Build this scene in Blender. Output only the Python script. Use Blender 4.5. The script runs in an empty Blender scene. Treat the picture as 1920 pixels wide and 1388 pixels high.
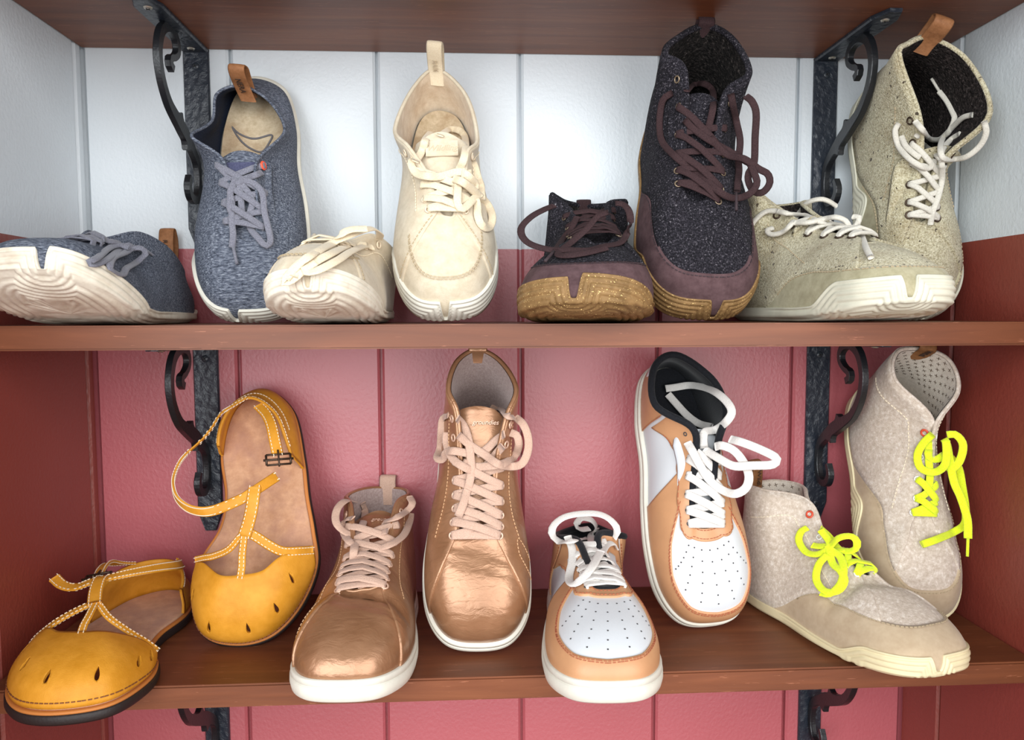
import bpy, bmesh, math, random
import numpy as np
from mathutils import Matrix, Vector

random.seed(7)
SC = bpy.context.scene
COL = SC.collection

# ---------------------------------------------------------------- camera
def _rx(a):
    return Matrix.Rotation(a, 4, 'X')
def _rz(a):
    return Matrix.Rotation(a, 4, 'Z')
cam_data = bpy.data.cameras.new('camera')
cam_data.sensor_width = 36.0
cam_data.lens = 1440.0 / 1920.0 * 36.0
cam_data.clip_start = 0.01
cam = bpy.data.objects.new('camera', cam_data)
cam.matrix_world = Matrix.Translation((0, -0.75, 0.27423)) @ _rz(-0.05328) @ _rx(math.pi / 2 - 0.07188) @ _rz(-0.00351)
COL.objects.link(cam)
SC.camera = cam

# ---------------------------------------------------------------- world and light
world = bpy.data.worlds.new('world')
SC.world = world
world.use_nodes = True
world.node_tree.nodes['Background'].inputs[0].default_value = (0.86, 0.93, 1.0, 1)
world.node_tree.nodes['Background'].inputs[1].default_value = 0.24

def area(name, loc, target, sx, sy, power, color):
    d = bpy.data.lights.new(name, 'AREA')
    d.shape = 'RECTANGLE'
    d.size, d.size_y, d.energy, d.color = sx, sy, power, color
    o = bpy.data.objects.new(name, d)
    o.location = loc
    o.rotation_euler = (Vector(target) - Vector(loc)).to_track_quat('-Z', 'Y').to_euler()
    COL.objects.link(o)
    return o
area('window_light_left', (-0.98, -2.25, 0.62), (-0.10, 0, 0.24), 1.85, 2.2, 82, (0.92, 0.97, 1.0))
area('window_light_right', (0.98, -2.25, 0.62), (0.12, 0, 0.24), 1.75, 2.2, 63, (0.98, 0.98, 0.98))

SC.view_settings.view_transform = 'Standard'
SC.view_settings.look = 'None'
SC.view_settings.gamma = 1.0
SC.view_settings.use_curve_mapping = False
SC.view_settings.exposure = 0.0

# ---------------------------------------------------------------- materials
def lin(c):
    return tuple((v / 255 / 12.92) if v / 255 <= 0.04045 else ((v / 255 + 0.055) / 1.055) ** 2.4 for v in c)

class NT:
    def __init__(s, name):
        s.m = bpy.data.materials.new(name)
        s.m.use_nodes = True
        s.t = s.m.node_tree
        s.b = s.t.nodes['Principled BSDF']
        s.co = s.n('ShaderNodeTexCoord')
    def n(s, ty, **kw):
        nd = s.t.nodes.new(ty)
        for k, v in kw.items():
            setattr(nd, k, v)
        return nd
    def l(s, a, b):
        s.t.links.new(a, b)
    def vec(s, scale, src='Object', rot=None):
        mp = s.n('ShaderNodeMapping')
        mp.inputs['Scale'].default_value = scale
        if rot: mp.inputs['Rotation'].default_value = rot
        s.l(s.co.outputs[src], mp.inputs['Vector'])
        return mp.outputs[0]
    def noise(s, scale, detail=4, rough=0.6, src='Object', rot=None, dist=0.0):
        if not isinstance(scale, (tuple, list)): scale = (scale,) * 3
        nd = s.n('ShaderNodeTexNoise')
        nd.inputs['Scale'].default_value = 1.0
        nd.inputs['Detail'].default_value = detail
        nd.inputs['Roughness'].default_value = rough
        nd.inputs['Distortion'].default_value = dist
        s.l(s.vec(scale, src, rot), nd.inputs['Vector'])
        return nd.outputs['Fac']
    def vor(s, scale, feature='F1', src='Object'):
        if not isinstance(scale, (tuple, list)): scale = (scale,) * 3
        nd = s.n('ShaderNodeTexVoronoi', feature=feature)
        nd.inputs['Scale'].default_value = 1.0
        s.l(s.vec(scale, src), nd.inputs['Vector'])
        return nd.outputs['Distance']
    def ramp(s, fac, stops):
        r = s.n('ShaderNodeValToRGB')
        cr = r.color_ramp
        while len(cr.elements) < len(stops): cr.elements.new(0.5)
        for e, (p, c) in zip(cr.elements, stops):
            e.position = p
            e.color = (*lin(c), 1) if len(c) == 3 else c
        s.l(fac, r.inputs[0])
        return r.outputs[0]
    def math(s, op, a, b=0.5, c=None):
        nd = s.n('ShaderNodeMath', operation=op)
        for i, v in enumerate((a, b, c)):
            if v is None: continue
            if isinstance(v, (int, float)): nd.inputs[i].default_value = v
            else: s.l(v, nd.inputs[i])
        return nd.outputs[0]
    def mix(s, fac, a, b, mode='MIX'):
        nd = s.n('ShaderNodeMix', data_type='RGBA', blend_type=mode)
        for i, v in ((0, fac), (6, a), (7, b)):
            if isinstance(v, (int, float)): nd.inputs[i].default_value = v
            elif isinstance(v, tuple): nd.inputs[i].default_value = (*lin(v), 1)
            else: s.l(v, nd.inputs[i])
        return nd.outputs[2]
    def bump(s, h, strength, dist=0.001, prev=None):
        b = s.n('ShaderNodeBump')
        b.inputs['Strength'].default_value = strength
        b.inputs['Distance'].default_value = dist
        s.l(h, b.inputs['Height'])
        if prev is not None: s.l(prev, b.inputs['Normal'])
        return b.outputs[0]
    def done(s, color=None, rough=0.6, normal=None, metal=0.0, spec=0.5, sheen=0.0, coat=0.0):
        if color is not None:
            if isinstance(color, tuple): s.b.inputs['Base Color'].default_value = (*lin(color), 1)
            else: s.l(color, s.b.inputs['Base Color'])
        if isinstance(rough, (int, float)): s.b.inputs['Roughness'].default_value = rough
        else: s.l(rough, s.b.inputs['Roughness'])
        s.b.inputs['Metallic'].default_value = metal
        s.b.inputs['Specular IOR Level'].default_value = spec
        if sheen:
            s.b.inputs['Sheen Weight'].default_value = sheen
        if coat:
            s.b.inputs['Coat Weight'].default_value = coat
            s.b.inputs['Coat Roughness'].default_value = 0.25
        if normal is not None: s.l(normal, s.b.inputs['Normal'])
        return s.m

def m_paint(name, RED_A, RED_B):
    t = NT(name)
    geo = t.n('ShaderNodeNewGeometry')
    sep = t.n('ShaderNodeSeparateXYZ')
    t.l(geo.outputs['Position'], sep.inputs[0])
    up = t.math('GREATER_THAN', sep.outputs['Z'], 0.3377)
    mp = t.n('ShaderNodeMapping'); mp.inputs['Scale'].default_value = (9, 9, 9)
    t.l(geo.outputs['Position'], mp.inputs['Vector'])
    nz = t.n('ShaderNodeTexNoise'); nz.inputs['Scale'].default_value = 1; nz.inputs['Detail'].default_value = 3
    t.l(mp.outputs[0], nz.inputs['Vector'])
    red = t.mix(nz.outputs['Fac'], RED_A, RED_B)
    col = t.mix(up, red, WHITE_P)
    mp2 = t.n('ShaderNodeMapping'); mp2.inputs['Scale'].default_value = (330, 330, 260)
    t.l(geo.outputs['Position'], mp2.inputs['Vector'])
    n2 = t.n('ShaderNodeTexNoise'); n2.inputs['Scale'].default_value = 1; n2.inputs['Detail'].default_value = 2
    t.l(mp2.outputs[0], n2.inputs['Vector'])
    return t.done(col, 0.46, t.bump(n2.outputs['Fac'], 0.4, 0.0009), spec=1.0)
WHITE_P = (212, 218, 222)

def m_wood(name, ramp, rough=0.46):
    t = NT(name)
    n1 = t.noise((5, 70, 70), 8, 0.62, dist=0.6)
    n2 = t.noise((2.2, 9, 9), 3, 0.5)
    f = t.math('ADD', t.math('MULTIPLY', n1, 0.6), t.math('MULTIPLY', n2, 0.4))
    c = t.ramp(f, ramp)
    sc = t.noise((30, 500, 500), 3, 0.7)
    c = t.mix(t.math('MULTIPLY', t.math('GREATER_THAN', sc, 0.66), 0.35), c, (196, 130, 100))
    return t.done(c, rough, t.bump(n1, 0.25, 0.0006), spec=0.4)

def m_iron():
    t = NT('black hammered iron')
    v = t.vor((190, 190, 150), 'SMOOTH_F1')
    n = t.noise(190, 3, 0.6, dist=1.2)
    h = t.math('ADD', v, t.math('MULTIPLY', n, 0.8))
    return t.done((36, 42, 52), 0.36, t.bump(h, 0.6, 0.0016), spec=0.6)
def m_plain(name, c, rough=0.6, spec=0.5, metal=0.0, bumpscale=0, bs=0.3, bd=0.0005, var=0.0):
    t = NT(name)
    nrm = None
    col = c
    if bumpscale:
        nrm = t.bump(t.noise(bumpscale, 3, 0.6), bs, bd)
    if var:
        k = t.noise(45, 4, 0.6)
        dk = tuple(int(v * (1 - var)) for v in c)
        col = t.ramp(k, [(0.3, dk), (0.65, c)])
    return t.done(col, rough, nrm, metal, spec)

def m_fabric(name, stops, scale, weave=900, bs=0.5, bd=0.0006, rough=0.9, stain=None, stain_amt=0.0, sheen=0.2, thr=None):
    """stops: colour ramp over a fine speckle noise"""
    t = NT(name)
    n = t.noise(scale, 3, 0.75)
    c = t.ramp(n, stops)
    if stain:
        k = t.noise(38, 4, 0.6)
        c = t.mix(t.math('MULTIPLY', t.ramp(k, [(0.45, (0, 0, 0)), (0.68, (255, 255, 255))]), stain_amt), c, stain)
    w = t.noise(weave if isinstance(weave, tuple) else (weave, weave, weave), 2, 0.6)
    if thr:   # dark flecks
        v = t.noise(thr[0], 2, 0.5)
        c = t.mix(t.math('GREATER_THAN', v, thr[1]), c, thr[2])
    return t.done(c, rough, t.bump(w, bs, bd), spec=0.2, sheen=sheen)

M = {}
def build_materials():
    M['paint'] = m_paint('white and red wall paint lit tone', (170, 80, 86), (181, 91, 98))  # back wall: red lifted to rose, its frontal sheen put into the colour
    M['paint_shaded'] = m_paint('white and red wall paint shaded tone', (128, 52, 40), (138, 58, 46))  # side walls: same paint, their shade put into a darker red
    M['wood'] = m_wood('reddish stained wood', [(0.25, (84, 44, 26)), (0.5, (114, 64, 38)), (0.75, (146, 88, 56))])
    M['iron'] = m_iron()
    M['iron_s'] = m_plain('black smooth iron', (24, 26, 30), 0.36, 0.6, bumpscale=400, bs=0.4, bd=0.0006)
    M['screw'] = m_plain('zinc screw', (196, 190, 178), 0.35, 0.5, 0.8)
    M['screw_b'] = m_plain('black screw', (46, 52, 60), 0.35, 0.6)
    M['slot'] = m_plain('screw recess', (12, 12, 14), 0.7)
    # blue knit
    M['knit'] = m_fabric('blue grey melange knit', [(0.30, (40, 44, 55)), (0.46, (88, 94, 108)), (0.60, (128, 134, 147)), (0.78, (194, 199, 207))], (220, 850, 850), (360, 1150, 1150), 1.0, 0.0018, sheen=0)
    M['navy'] = m_fabric('navy lining', [(0.3, (18, 23, 38)), (0.7, (38, 47, 66))], 900, sheen=0)
    M['navy_tab'] = m_fabric('navy tongue badge', [(0.3, (56, 58, 84)), (0.7, (84, 86, 112))], 900)
    M['graylace'] = m_fabric('grey lace', [(0.3, (92, 92, 104)), (0.7, (138, 138, 148))], 1200, bs=0.8)
    M['orange'] = m_plain('orange eyelet', (255, 92, 60), 0.5)
    M['cork'] = m_fabric('pale cork insole', [(0.3, (176, 156, 126)), (0.7, (206, 188, 160))], 160, stain=(150, 112, 78), stain_amt=0.4, sheen=0)
    M['inkline'] = m_plain('grey printed line', (104, 100, 102), 0.8)
    M['rub_w'] = m_plain('off white rubber', (222, 218, 204), 0.55, 0.4, bumpscale=300, bs=0.15, var=0.07)
    M['rub_dirty'] = m_fabric('scuffed off white rubber', [(0.3, (214, 205, 186)), (0.7, (236, 230, 214))], 60, 700, 0.3, 0.0004, 0.6, stain=(176, 152, 130), stain_amt=0.55, sheen=0)
    M['tanlea'] = m_fabric('tan leather', [(0.3, (130, 86, 54)), (0.7, (160, 110, 74))], 160, 700, 0.4, 0.0005, 0.6, sheen=0)
    M['brownlea'] = m_fabric('brown leather', [(0.3, (112, 74, 44)), (0.7, (140, 96, 60))], 200, 700, 0.4, 0.0005, 0.6, sheen=0)
    M['print'] = m_plain('dark print', (66, 46, 34), 0.8)
    M['emb'] = m_plain('embossed print', (196, 178, 150), 0.7)
    # cream canvas
    M['cream'] = m_fabric('cream canvas', [(0.3, (194, 180, 155)), (0.7, (213, 200, 177))], 130, (1400, 1400, 1400), 0.5, 0.0005, 0.85, stain=(196, 172, 142), stain_amt=0.4)
    M['creaml'] = m_fabric('cream lining', [(0.3, (206, 186, 160)), (0.7, (230, 214, 192))], 90, stain=(176, 136, 96), stain_amt=0.5)
    M['creamlace'] = m_fabric('cream lace', [(0.3, (214, 195, 162)), (0.7, (228, 213, 187))], 1000, bs=0.6)
    M['creamring'] = m_plain('cream eyelet', (230, 212, 186), 0.5)
    # dark tweed
    M['tweedk'] = m_fabric('charcoal tweed', [(0.36, (16, 15, 19)), (0.52, (36, 34, 40)), (0.62, (66, 62, 69)), (0.73, (162, 156, 160))], 700, 900, 1.0, 0.0018, 0.95, sheen=0)
    M['fleecek'] = m_fabric('dark fleece lining', [(0.36, (13, 12, 12)), (0.58, (40, 36, 34)), (0.74, (94, 86, 82))], 330, 420, 1.0, 0.004, 1.0, sheen=0)
    M['plumsuede'] = m_fabric('plum brown suede', [(0.3, (70, 51, 53)), (0.7, (94, 72, 74))], 90, 1200, 0.4, 0.0004, 0.95, sheen=0)
    M['plumlace'] = m_fabric('plum brown lace', [(0.3, (42, 29, 31)), (0.7, (66, 47, 48))], 1200, bs=0.8, sheen=0)
    M['gum'] = m_fabric('speckled gum rubber', [(0.3, (106, 80, 48)), (0.6, (142, 111, 72))], 60, 800, 0.2, 0.0003, 0.6, sheen=0, thr=(850, 0.68, (236, 204, 136)))
    M['brass'] = m_plain('dull brass eyelet', (150, 132, 110), 0.4, 0.5, 0.7)
    M['copper'] = m_plain('copper eyelet', (196, 106, 74), 0.4, 0.5, 0.4)
    # light tweed
    M['tweedl'] = m_fabric('oatmeal tweed', [(0.32, (138, 126, 96)), (0.48, (188, 178, 146)), (0.66, (224, 216, 188))], 620, 900, 1.0, 0.0018, 0.95, thr=(230, 0.69, (80, 68, 52)), stain=(146, 124, 88), stain_amt=0.45)
    M['fleecel'] = m_fabric('brown fleece lining', [(0.36, (20, 17, 16)), (0.58, (54, 47, 45)), (0.74, (114, 103, 100))], 330, 420, 1.0, 0.004, 1.0, sheen=0)
    M['olivesuede'] = m_fabric('olive beige suede', [(0.3, (150, 142, 112)), (0.7, (178, 170, 140))], 90, 1200, 0.4, 0.0004, 0.95, sheen=0.2)
    M['rub_g'] = m_plain('pale grey rubber', (214, 210, 190), 0.55, 0.4, bumpscale=300, bs=0.15, var=0.08)
    M['stonelace'] = m_fabric('stone grey lace', [(0.3, (190, 184, 170)), (0.7, (216, 210, 198))], 900, bs=0.5)
    M['darkring'] = m_plain('dark bronze eyelet', (74, 58, 46), 0.4, 0.5, 0.6)
    # sandal
    M['yellow'] = m_fabric('mustard leather', [(0.3, (196, 132, 34)), (0.7, (220, 154, 54))], 40, 1000, 0.45, 0.0004, 0.45, sheen=0)
    M['yellowsuede'] = m_fabric('pale tan leather back', [(0.3, (186, 146, 96)), (0.7, (206, 166, 116))], 200, 1000, 0.4, 0.0004, 0.85)
    M['footbed'] = m_fabric('natural leather footbed', [(0.3, (190, 142, 108)), (0.7, (212, 166, 132))], 110, 1200, 0.5, 0.0004, 0.85, stain=(164, 120, 104), stain_amt=0.6)
    M['blackrub'] = m_plain('black rubber', (38, 30, 28), 0.55, 0.4, bumpscale=500, bs=0.4)
    M['welt'] = m_plain('orange brown leather edge', (190, 118, 56), 0.6, 0.4, bumpscale=500)
    M['thread'] = m_plain('cream thread', (236, 222, 196), 0.8)
    M['threadd'] = m_plain('brown thread', (122, 72, 38), 0.8)
    M['threado'] = m_plain('rust thread', (166, 96, 66), 0.8)
    M['threadp'] = m_plain('dark plum thread', (52, 38, 42), 0.8)
    M['threadg'] = m_plain('gold thread', (206, 164, 124), 0.7)
    M['threadb'] = m_plain('beige thread', (182, 164, 134), 0.8)
    # gold
    t = NT('rose gold leather')
    k = t.noise(30, 4, 0.55)
    c = t.ramp(k, [(0.3, (146, 104, 73)), (0.7, (172, 128, 95))])
    wn = t.noise((70, 160, 90), 3, 0.5, dist=0.8)
    M['gold'] = t.done(c, 0.31, t.bump(wn, 0.35, 0.002, t.bump(t.noise(1200, 2), 0.2, 0.0003)), 0.38, 0.7)
    M['mauve'] = m_fabric('mauve grey lining', [(0.3, (150, 128, 122)), (0.7, (188, 168, 162))], 500, 900, 0.5, 0.0006)
    M['pinklace'] = m_fabric('dusty pink lace', [(0.3, (178, 144, 125)), (0.7, (206, 174, 155))], (1500, 1500, 1500), bs=0.8)
    M['pinkring'] = m_plain('rose eyelet', (216, 180, 156), 0.35, 0.5, 0.3)
    # white and tan
    M['tan'] = m_plain('tan smooth leather', (198, 147, 106), 0.42, 0.4, bumpscale=700, bs=0.12, var=0.05)
    M['white'] = m_plain('white smooth leather', (206, 209, 212), 0.4, 0.45, bumpscale=700, bs=0.1)
    M['black'] = m_fabric('black mesh lining', [(0.3, (12, 13, 16)), (0.7, (28, 30, 36))], 900, 900, 0.5, 0.0006, 0.8, sheen=0.1)
    M['whitelace'] = m_fabric('white lace', [(0.3, (206, 200, 194)), (0.7, (226, 222, 216))], 1000, bs=0.6)
    M['hole'] = m_plain('punched hole', (70, 66, 66), 0.9)
    # neon boots
    M['wool'] = m_fabric('beige wool felt', [(0.34, (182, 166, 149)), (0.55, (203, 189, 174)), (0.76, (230, 222, 212))], 300, 900, 0.5, 0.0007, 0.95)
    M['cross'] = m_fabric('white lining', [(0.3, (206, 194, 178)), (0.7, (226, 216, 202))], 300, 900)
    M['crossmark'] = m_plain('brown cross print', (104, 84, 66), 0.9)
    M['beigesuede'] = m_fabric('beige microfibre', [(0.3, (176, 154, 126)), (0.7, (192, 172, 144))], 60, 1300, 0.3, 0.0003, 0.9)
    M['neon'] = m_fabric('neon yellow lace', [(0.3, (212, 232, 24)), (0.7, (232, 248, 60))], 900, bs=0.5)
    M['cremrub'] = m_plain('cream rubber', (226, 212, 172), 0.55, 0.4, bumpscale=300, bs=0.15, var=0.06)
    M['redring'] = m_plain('red eyelet', (206, 76, 48), 0.5)
    M['whitering'] = m_plain('white eyelet', (228, 226, 220), 0.4)
    M['aglet'] = m_plain('lace aglet', (120, 112, 110), 0.3, 0.6)
build_materials()
# ---------------------------------------------------------------- mesh helpers
def mesh_obj(name, verts, faces, mat, parent=None, smooth=True, mats=None, fmat=None):
    me = bpy.data.meshes.new(name)
    me.from_pydata([tuple(map(float, v)) for v in verts], [], [tuple(map(int, f)) for f in faces])
    me.update()
    for m in (mats or [mat]):
        me.materials.append(M[m] if isinstance(m, str) else m)
    if smooth:
        me.polygons.foreach_set('use_smooth', [True] * len(me.polygons))
    if fmat is not None:
        me.polygons.foreach_set('material_index', fmat)
    o = bpy.data.objects.new(name, me)
    COL.objects.link(o)
    if parent is not None: o.parent = parent
    return o

def tag(o, label, cat, group=None, kind=None):
    if label: o['label'] = label
    if cat: o['category'] = cat
    if group: o['group'] = group
    if kind: o['kind'] = kind
    return o

class MB:
    """collects pieces of one mesh"""
    def __init__(s): s.v = []; s.f = []
    def add(s, v, f):
        k = len(s.v)
        s.v.extend(list(map(tuple, v)))
        s.f.extend([tuple(i + k for i in q) for q in f])
    def grid(s, P, close_u=False, close_v=False):
        """P (nu,nv,3)"""
        nu, nv = P.shape[:2]
        f = []
        for i in range(nu if close_u else nu - 1):
            for j in range(nv if close_v else nv - 1):
                a = i * nv + j; b = ((i + 1) % nu) * nv + j
                c = ((i + 1) % nu) * nv + (j + 1) % nv; d = i * nv + (j + 1) % nv
                f.append((a, b, c, d))
        s.add(P.reshape(-1, 3), f)
    def box(s, c, size, R=None, bevel=0.0):
        h = np.array(size) / 2.0
        p = np.array([(x, y, z) for x in (-1, 1) for y in (-1, 1) for z in (-1, 1)], float) * h
        if R is not None: p = p @ np.array(R).T
        s.add(p + np.array(c), [(0, 1, 3, 2), (4, 6, 7, 5), (0, 4, 5, 1), (2, 3, 7, 6), (0, 2, 6, 4), (1, 5, 7, 3)])
    def build(s, name, mat, parent=None, smooth=True):
        return mesh_obj(name, s.v, s.f, mat, parent, smooth)

def nrm(v):
    return v / (np.linalg.norm(v, axis=-1, keepdims=True) + 1e-12)

def crp(Pt, t):
    """periodic Catmull-Rom"""
    Pt = np.asarray(Pt, float); K = len(Pt)
    t = np.asarray(t, float); i = np.floor(t).astype(int); u = (t - i)[..., None]
    p0, p1, p2, p3 = (Pt[(i + k) % K] for k in (-1, 0, 1, 2))
    return 0.5 * (2 * p1 + (p2 - p0) * u + (2 * p0 - 5 * p1 + 4 * p2 - p3) * u * u + (3 * p1 - p0 - 3 * p2 + p3) * u ** 3)

def cro(Pt, n):
    """open Catmull-Rom resampled evenly into n points"""
    Pt = np.asarray(Pt, float)
    if len(Pt) == 2:
        return Pt[0] + (Pt[1] - Pt[0]) * np.linspace(0, 1, n)[:, None]
    Q = np.vstack([2 * Pt[0] - Pt[1], Pt, 2 * Pt[-1] - Pt[-2]])
    out = []
    m = 24
    for k in range(1, len(Q) - 2):
        u = (np.arange(m) / m)[:, None]
        p0, p1, p2, p3 = Q[k - 1:k + 3]
        out.append(0.5 * (2 * p1 + (p2 - p0) * u + (2 * p0 - 5 * p1 + 4 * p2 - p3) * u * u + (3 * p1 - p0 - 3 * p2 + p3) * u ** 3))
    out.append(Pt[-1:])
    P = np.vstack(out)
    d = np.concatenate([[0], np.cumsum(np.linalg.norm(np.diff(P, axis=0), axis=1))])
    s = np.linspace(0, d[-1], n)
    return np.stack([np.interp(s, d, P[:, k]) for k in range(P.shape[1])], 1)

def ribbon(mb, pts, up, w, th, n=None, closed=False, taper=None):
    """sweep a flat oval; up = reference normal(s) (the flat face looks along up)"""
    pts = np.asarray(pts, float)
    Lp = np.linalg.norm(np.diff(pts, axis=0), axis=1).sum()
    n = n or int(min(80, max(8, Lp / 0.0026)))
    up = np.asarray(up, float)
    if up.ndim == 1: up = np.tile(up, (len(pts), 1))
    A = cro(np.hstack([pts, up]), n) if len(pts) > 2 else cro(np.hstack([pts, up]), n)
    P, U = A[:, :3], A[:, 3:]
    T = nrm(np.gradient(P, axis=0))
    Sd = np.cross(T, U)
    for i in range(n):
        if np.linalg.norm(Sd[i]) < 0.15 and i: Sd[i] = Sd[i - 1]
    Sd = nrm(Sd); N = nrm(np.cross(Sd, T))
    a = np.arange(10) * 2 * math.pi / 10
    ca = np.sign(np.cos(a)) * np.abs(np.cos(a)) ** 0.7; sa = np.sign(np.sin(a)) * np.abs(np.sin(a)) ** 0.7
    ww = np.full(n, w / 2.0)
    if taper is not None: ww = ww * np.interp(np.linspace(0, 1, n), *zip(*taper))
    G = P[:, None] + Sd[:, None] * (ww[:, None, None] * ca[None, :, None]) + N[:, None] * (th / 2 * sa[None, :, None])
    k = len(mb.v)
    mb.grid(G, False, True)
    for j, r in ((0, False), (n - 1, True)):
        f = [k + j * 10 + q for q in range(10)]
        mb.f.append(tuple(f[::-1] if r is False else f))

def tube(mb, pts, r, n=None, closed=False, seg=8, up=(0, 0, 1)):
    pts = np.asarray(pts, float)
    if closed:
        K = len(pts); n = n or K
        P = crp(pts, np.arange(n) * K / n)
        T = nrm(np.roll(P, -1, 0) - np.roll(P, 1, 0))
    else:
        n = n or max(6, len(pts) * 4)
        P = cro(pts, n); T = nrm(np.gradient(P, axis=0))
    S1 = np.zeros_like(P); ref = np.array(up, float)
    for i in range(n):
        c = np.cross(T[i], ref)
        if np.linalg.norm(c) < 0.2: c = np.cross(T[i], (1, 0.3, 0.1)) if i == 0 else S1[i - 1] - T[i] * (S1[i - 1] @ T[i])
        S1[i] = c / np.linalg.norm(c)
    S2 = np.cross(S1, T)
    a = np.arange(seg) * 2 * math.pi / seg
    rr = np.broadcast_to(np.asarray(r, float), (n,))
    G = P[:, None] + (S1[:, None] * np.cos(a)[None, :, None] + S2[:, None] * np.sin(a)[None, :, None]) * rr[:, None, None]
    k = len(mb.v)
    mb.grid(G, closed, True)
    if not closed:
        mb.f.append(tuple(k + q for q in range(seg))); mb.f.append(tuple(k + (n - 1) * seg + q for q in range(seg))[::-1])

def frame(n, up=(0, 1, 0)):
    """rotation whose z is n"""
    z = np.array(n, float); z /= np.linalg.norm(z)
    x = np.cross(up, z)
    if np.linalg.norm(x) < 1e-3: x = np.cross((1, 0, 0), z)
    x /= np.linalg.norm(x)
    return np.stack([x, np.cross(z, x), z], 1)

_ring = {}
def ring_mesh(r, rr, mat):
    k = (round(r, 5), round(rr, 5), mat)
    if k not in _ring:
        a = np.arange(16) * math.pi / 8; b = np.arange(6) * math.pi / 3
        P = np.zeros((16, 6, 3))
        P[..., 0] = (r + rr * np.cos(b)[None, :]) * np.cos(a)[:, None]
        P[..., 1] = (r + rr * np.cos(b)[None, :]) * np.sin(a)[:, None]
        P[..., 2] = rr * 0.8 * np.sin(b)[None, :]
        mb = MB(); mb.grid(P, True, True)
        me = bpy.data.meshes.new('eyelet'); me.from_pydata(mb.v, [], mb.f); me.materials.append(M[mat])
        me.polygons.foreach_set('use_smooth', [True] * len(me.polygons)); _ring[k] = me
    return _ring[k]
def eyelet(parent, p, n, r=0.0026, rr=0.0008, mat='brass', name='eyelet'):
    o = bpy.data.objects.new(name, ring_mesh(r, rr, mat)); COL.objects.link(o)
    m = Matrix(frame(n).tolist()).to_4x4(); m.translation = Vector(p)
    o.parent = parent; o.matrix_local = m
    return o

def text_mesh(name, body, size, mat, parent, M4, extrude=0.0002, shear=0.0):
    c = bpy.data.curves.new(name, 'FONT')
    c.body = body; c.size = size; c.extrude = extrude; c.align_x = 'CENTER'; c.align_y = 'CENTER'; c.shear = shear
    tmp = bpy.data.objects.new('tmp', c); COL.objects.link(tmp)
    me = bpy.data.meshes.new_from_object(tmp.evaluated_get(bpy.context.evaluated_depsgraph_get()))
    bpy.data.objects.remove(tmp); bpy.data.curves.remove(c)
    me.materials.clear(); me.materials.append(M[mat])
    o = bpy.data.objects.new(name, me); COL.objects.link(o)
    o.parent = parent; o.matrix_local = M4
    return o
def mat4(R, p):
    m = Matrix(np.asarray(R).tolist()).to_4x4(); m.translation = Vector([float(q) for q in p]); return m
# ---------------------------------------------------------------- the alcove
ZM_T, ZM_B, ZU, ZL_B = 0.26744, 0.24963, 0.52167, -0.0178
XL, XR, SHD = -0.358, 0.444, 0.186
Z0, Z1 = -0.90, 0.98

def plank_mesh(w, h, t, pm, ch=0.0022):
    """board standing in XZ, front face at y=0 looking -y, chamfered long edges"""
    x = w / 2
    prof = [(-x, t), (-x, ch), (-x + ch, 0), (x - ch, 0), (x, ch), (x, t)]
    v = [(a, b, z) for z in (0, h) for a, b in prof]
    n = len(prof)
    f = [(i, (i + 1) % n, n + (i + 1) % n, n + i) for i in range(n)] + [tuple(range(n))[::-1], tuple(range(n, 2 * n))]
    me = bpy.data.meshes.new('plank'); me.from_pydata(v, [], f); me.materials.append(M[pm]); me.update()
    return me

def wall(name, M4, edges, lo, hi, pm='paint'):
    """backing slab with separate boards nailed on; edges = board joints along the wall"""
    mb = MB(); mb.box(((lo + hi) / 2, 0.017, (Z0 + Z1) / 2), (hi - lo + 0.05, 0.02, Z1 - Z0))
    w = mb.build(name, pm, None, False); w.matrix_world = M4; w['kind'] = 'structure'
    es = [lo] + edges + [hi]; cache = {}
    for a, b in zip(es[:-1], es[1:]):
        wd = round(b - a - 0.0026, 4)
        if wd not in cache: cache[wd] = plank_mesh(wd, Z1 - Z0, 0.008, pm)
        o = bpy.data.objects.new('plank', cache[wd]); COL.objects.link(o)
        o.parent = w; o.location = ((a + b) / 2, 0, Z0)
    return w
BP = 0.1362
wall('wall_back', Matrix.Identity(4), [-0.2237, -0.0875, 0.0487, 0.1849, 0.3211], XL, XR)
# side walls: local x runs along the depth of the alcove
wall('wall_left', mat4(np.array([[0, -1, 0], [1, 0, 0], [0, 0, 1]]), (XL, 0, 0)), [-0.167, -0.0145], -0.45, 0.0, 'paint_shaded')
wall('wall_right', mat4(np.array([[0, 1, 0], [-1, 0, 0], [0, 0, 1]]), (XR, 0, 0)), [0.0625, 0.1987], 0.0, 0.45, 'paint_shaded')

fl = MB(); fl.box((0, -1.4, Z0 - 0.02), (5.0, 3.2, 0.04)); fl = fl.build('floor', 'wood', None, False); fl['kind'] = 'structure'  # unseen floor, added to keep world light off the shelf undersides
def board(name, label, ztop, zbot):
    bm = bmesh.new()
    bmesh.ops.create_cube(bm, size=1.0)
    for v in bm.verts:
        v.co = Vector(((XL + XR) / 2 + v.co.x * (XR - XL - 0.0004), -SHD / 2 - 0.0003 + v.co.y * (SHD - 0.0006), (ztop + zbot) / 2 + v.co.z * (ztop - zbot)))
    bmesh.ops.bevel(bm, geom=[e for e in bm.edges], offset=0.0014, segments=2, affect='EDGES')
    me = bpy.data.meshes.new(name); bm.to_mesh(me); bm.free()
    me.materials.append(M['wood'])
    o = bpy.data.objects.new(name, me); COL.objects.link(o)
    return tag(o, label, 'shelf', 'stained shelf boards')
board('shelf_board', 'topmost brown wooden shelf seen from below above the grey and cream shoes', ZU + 0.0178, ZU)
board('shelf_board', 'middle reddish wooden shelf carrying the blue, cream and tweed shoes', ZM_T, ZM_B)
board('shelf_board', 'lower dark wooden shelf carrying the sandals and gold high-tops', 0.0, ZL_B)

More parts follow.
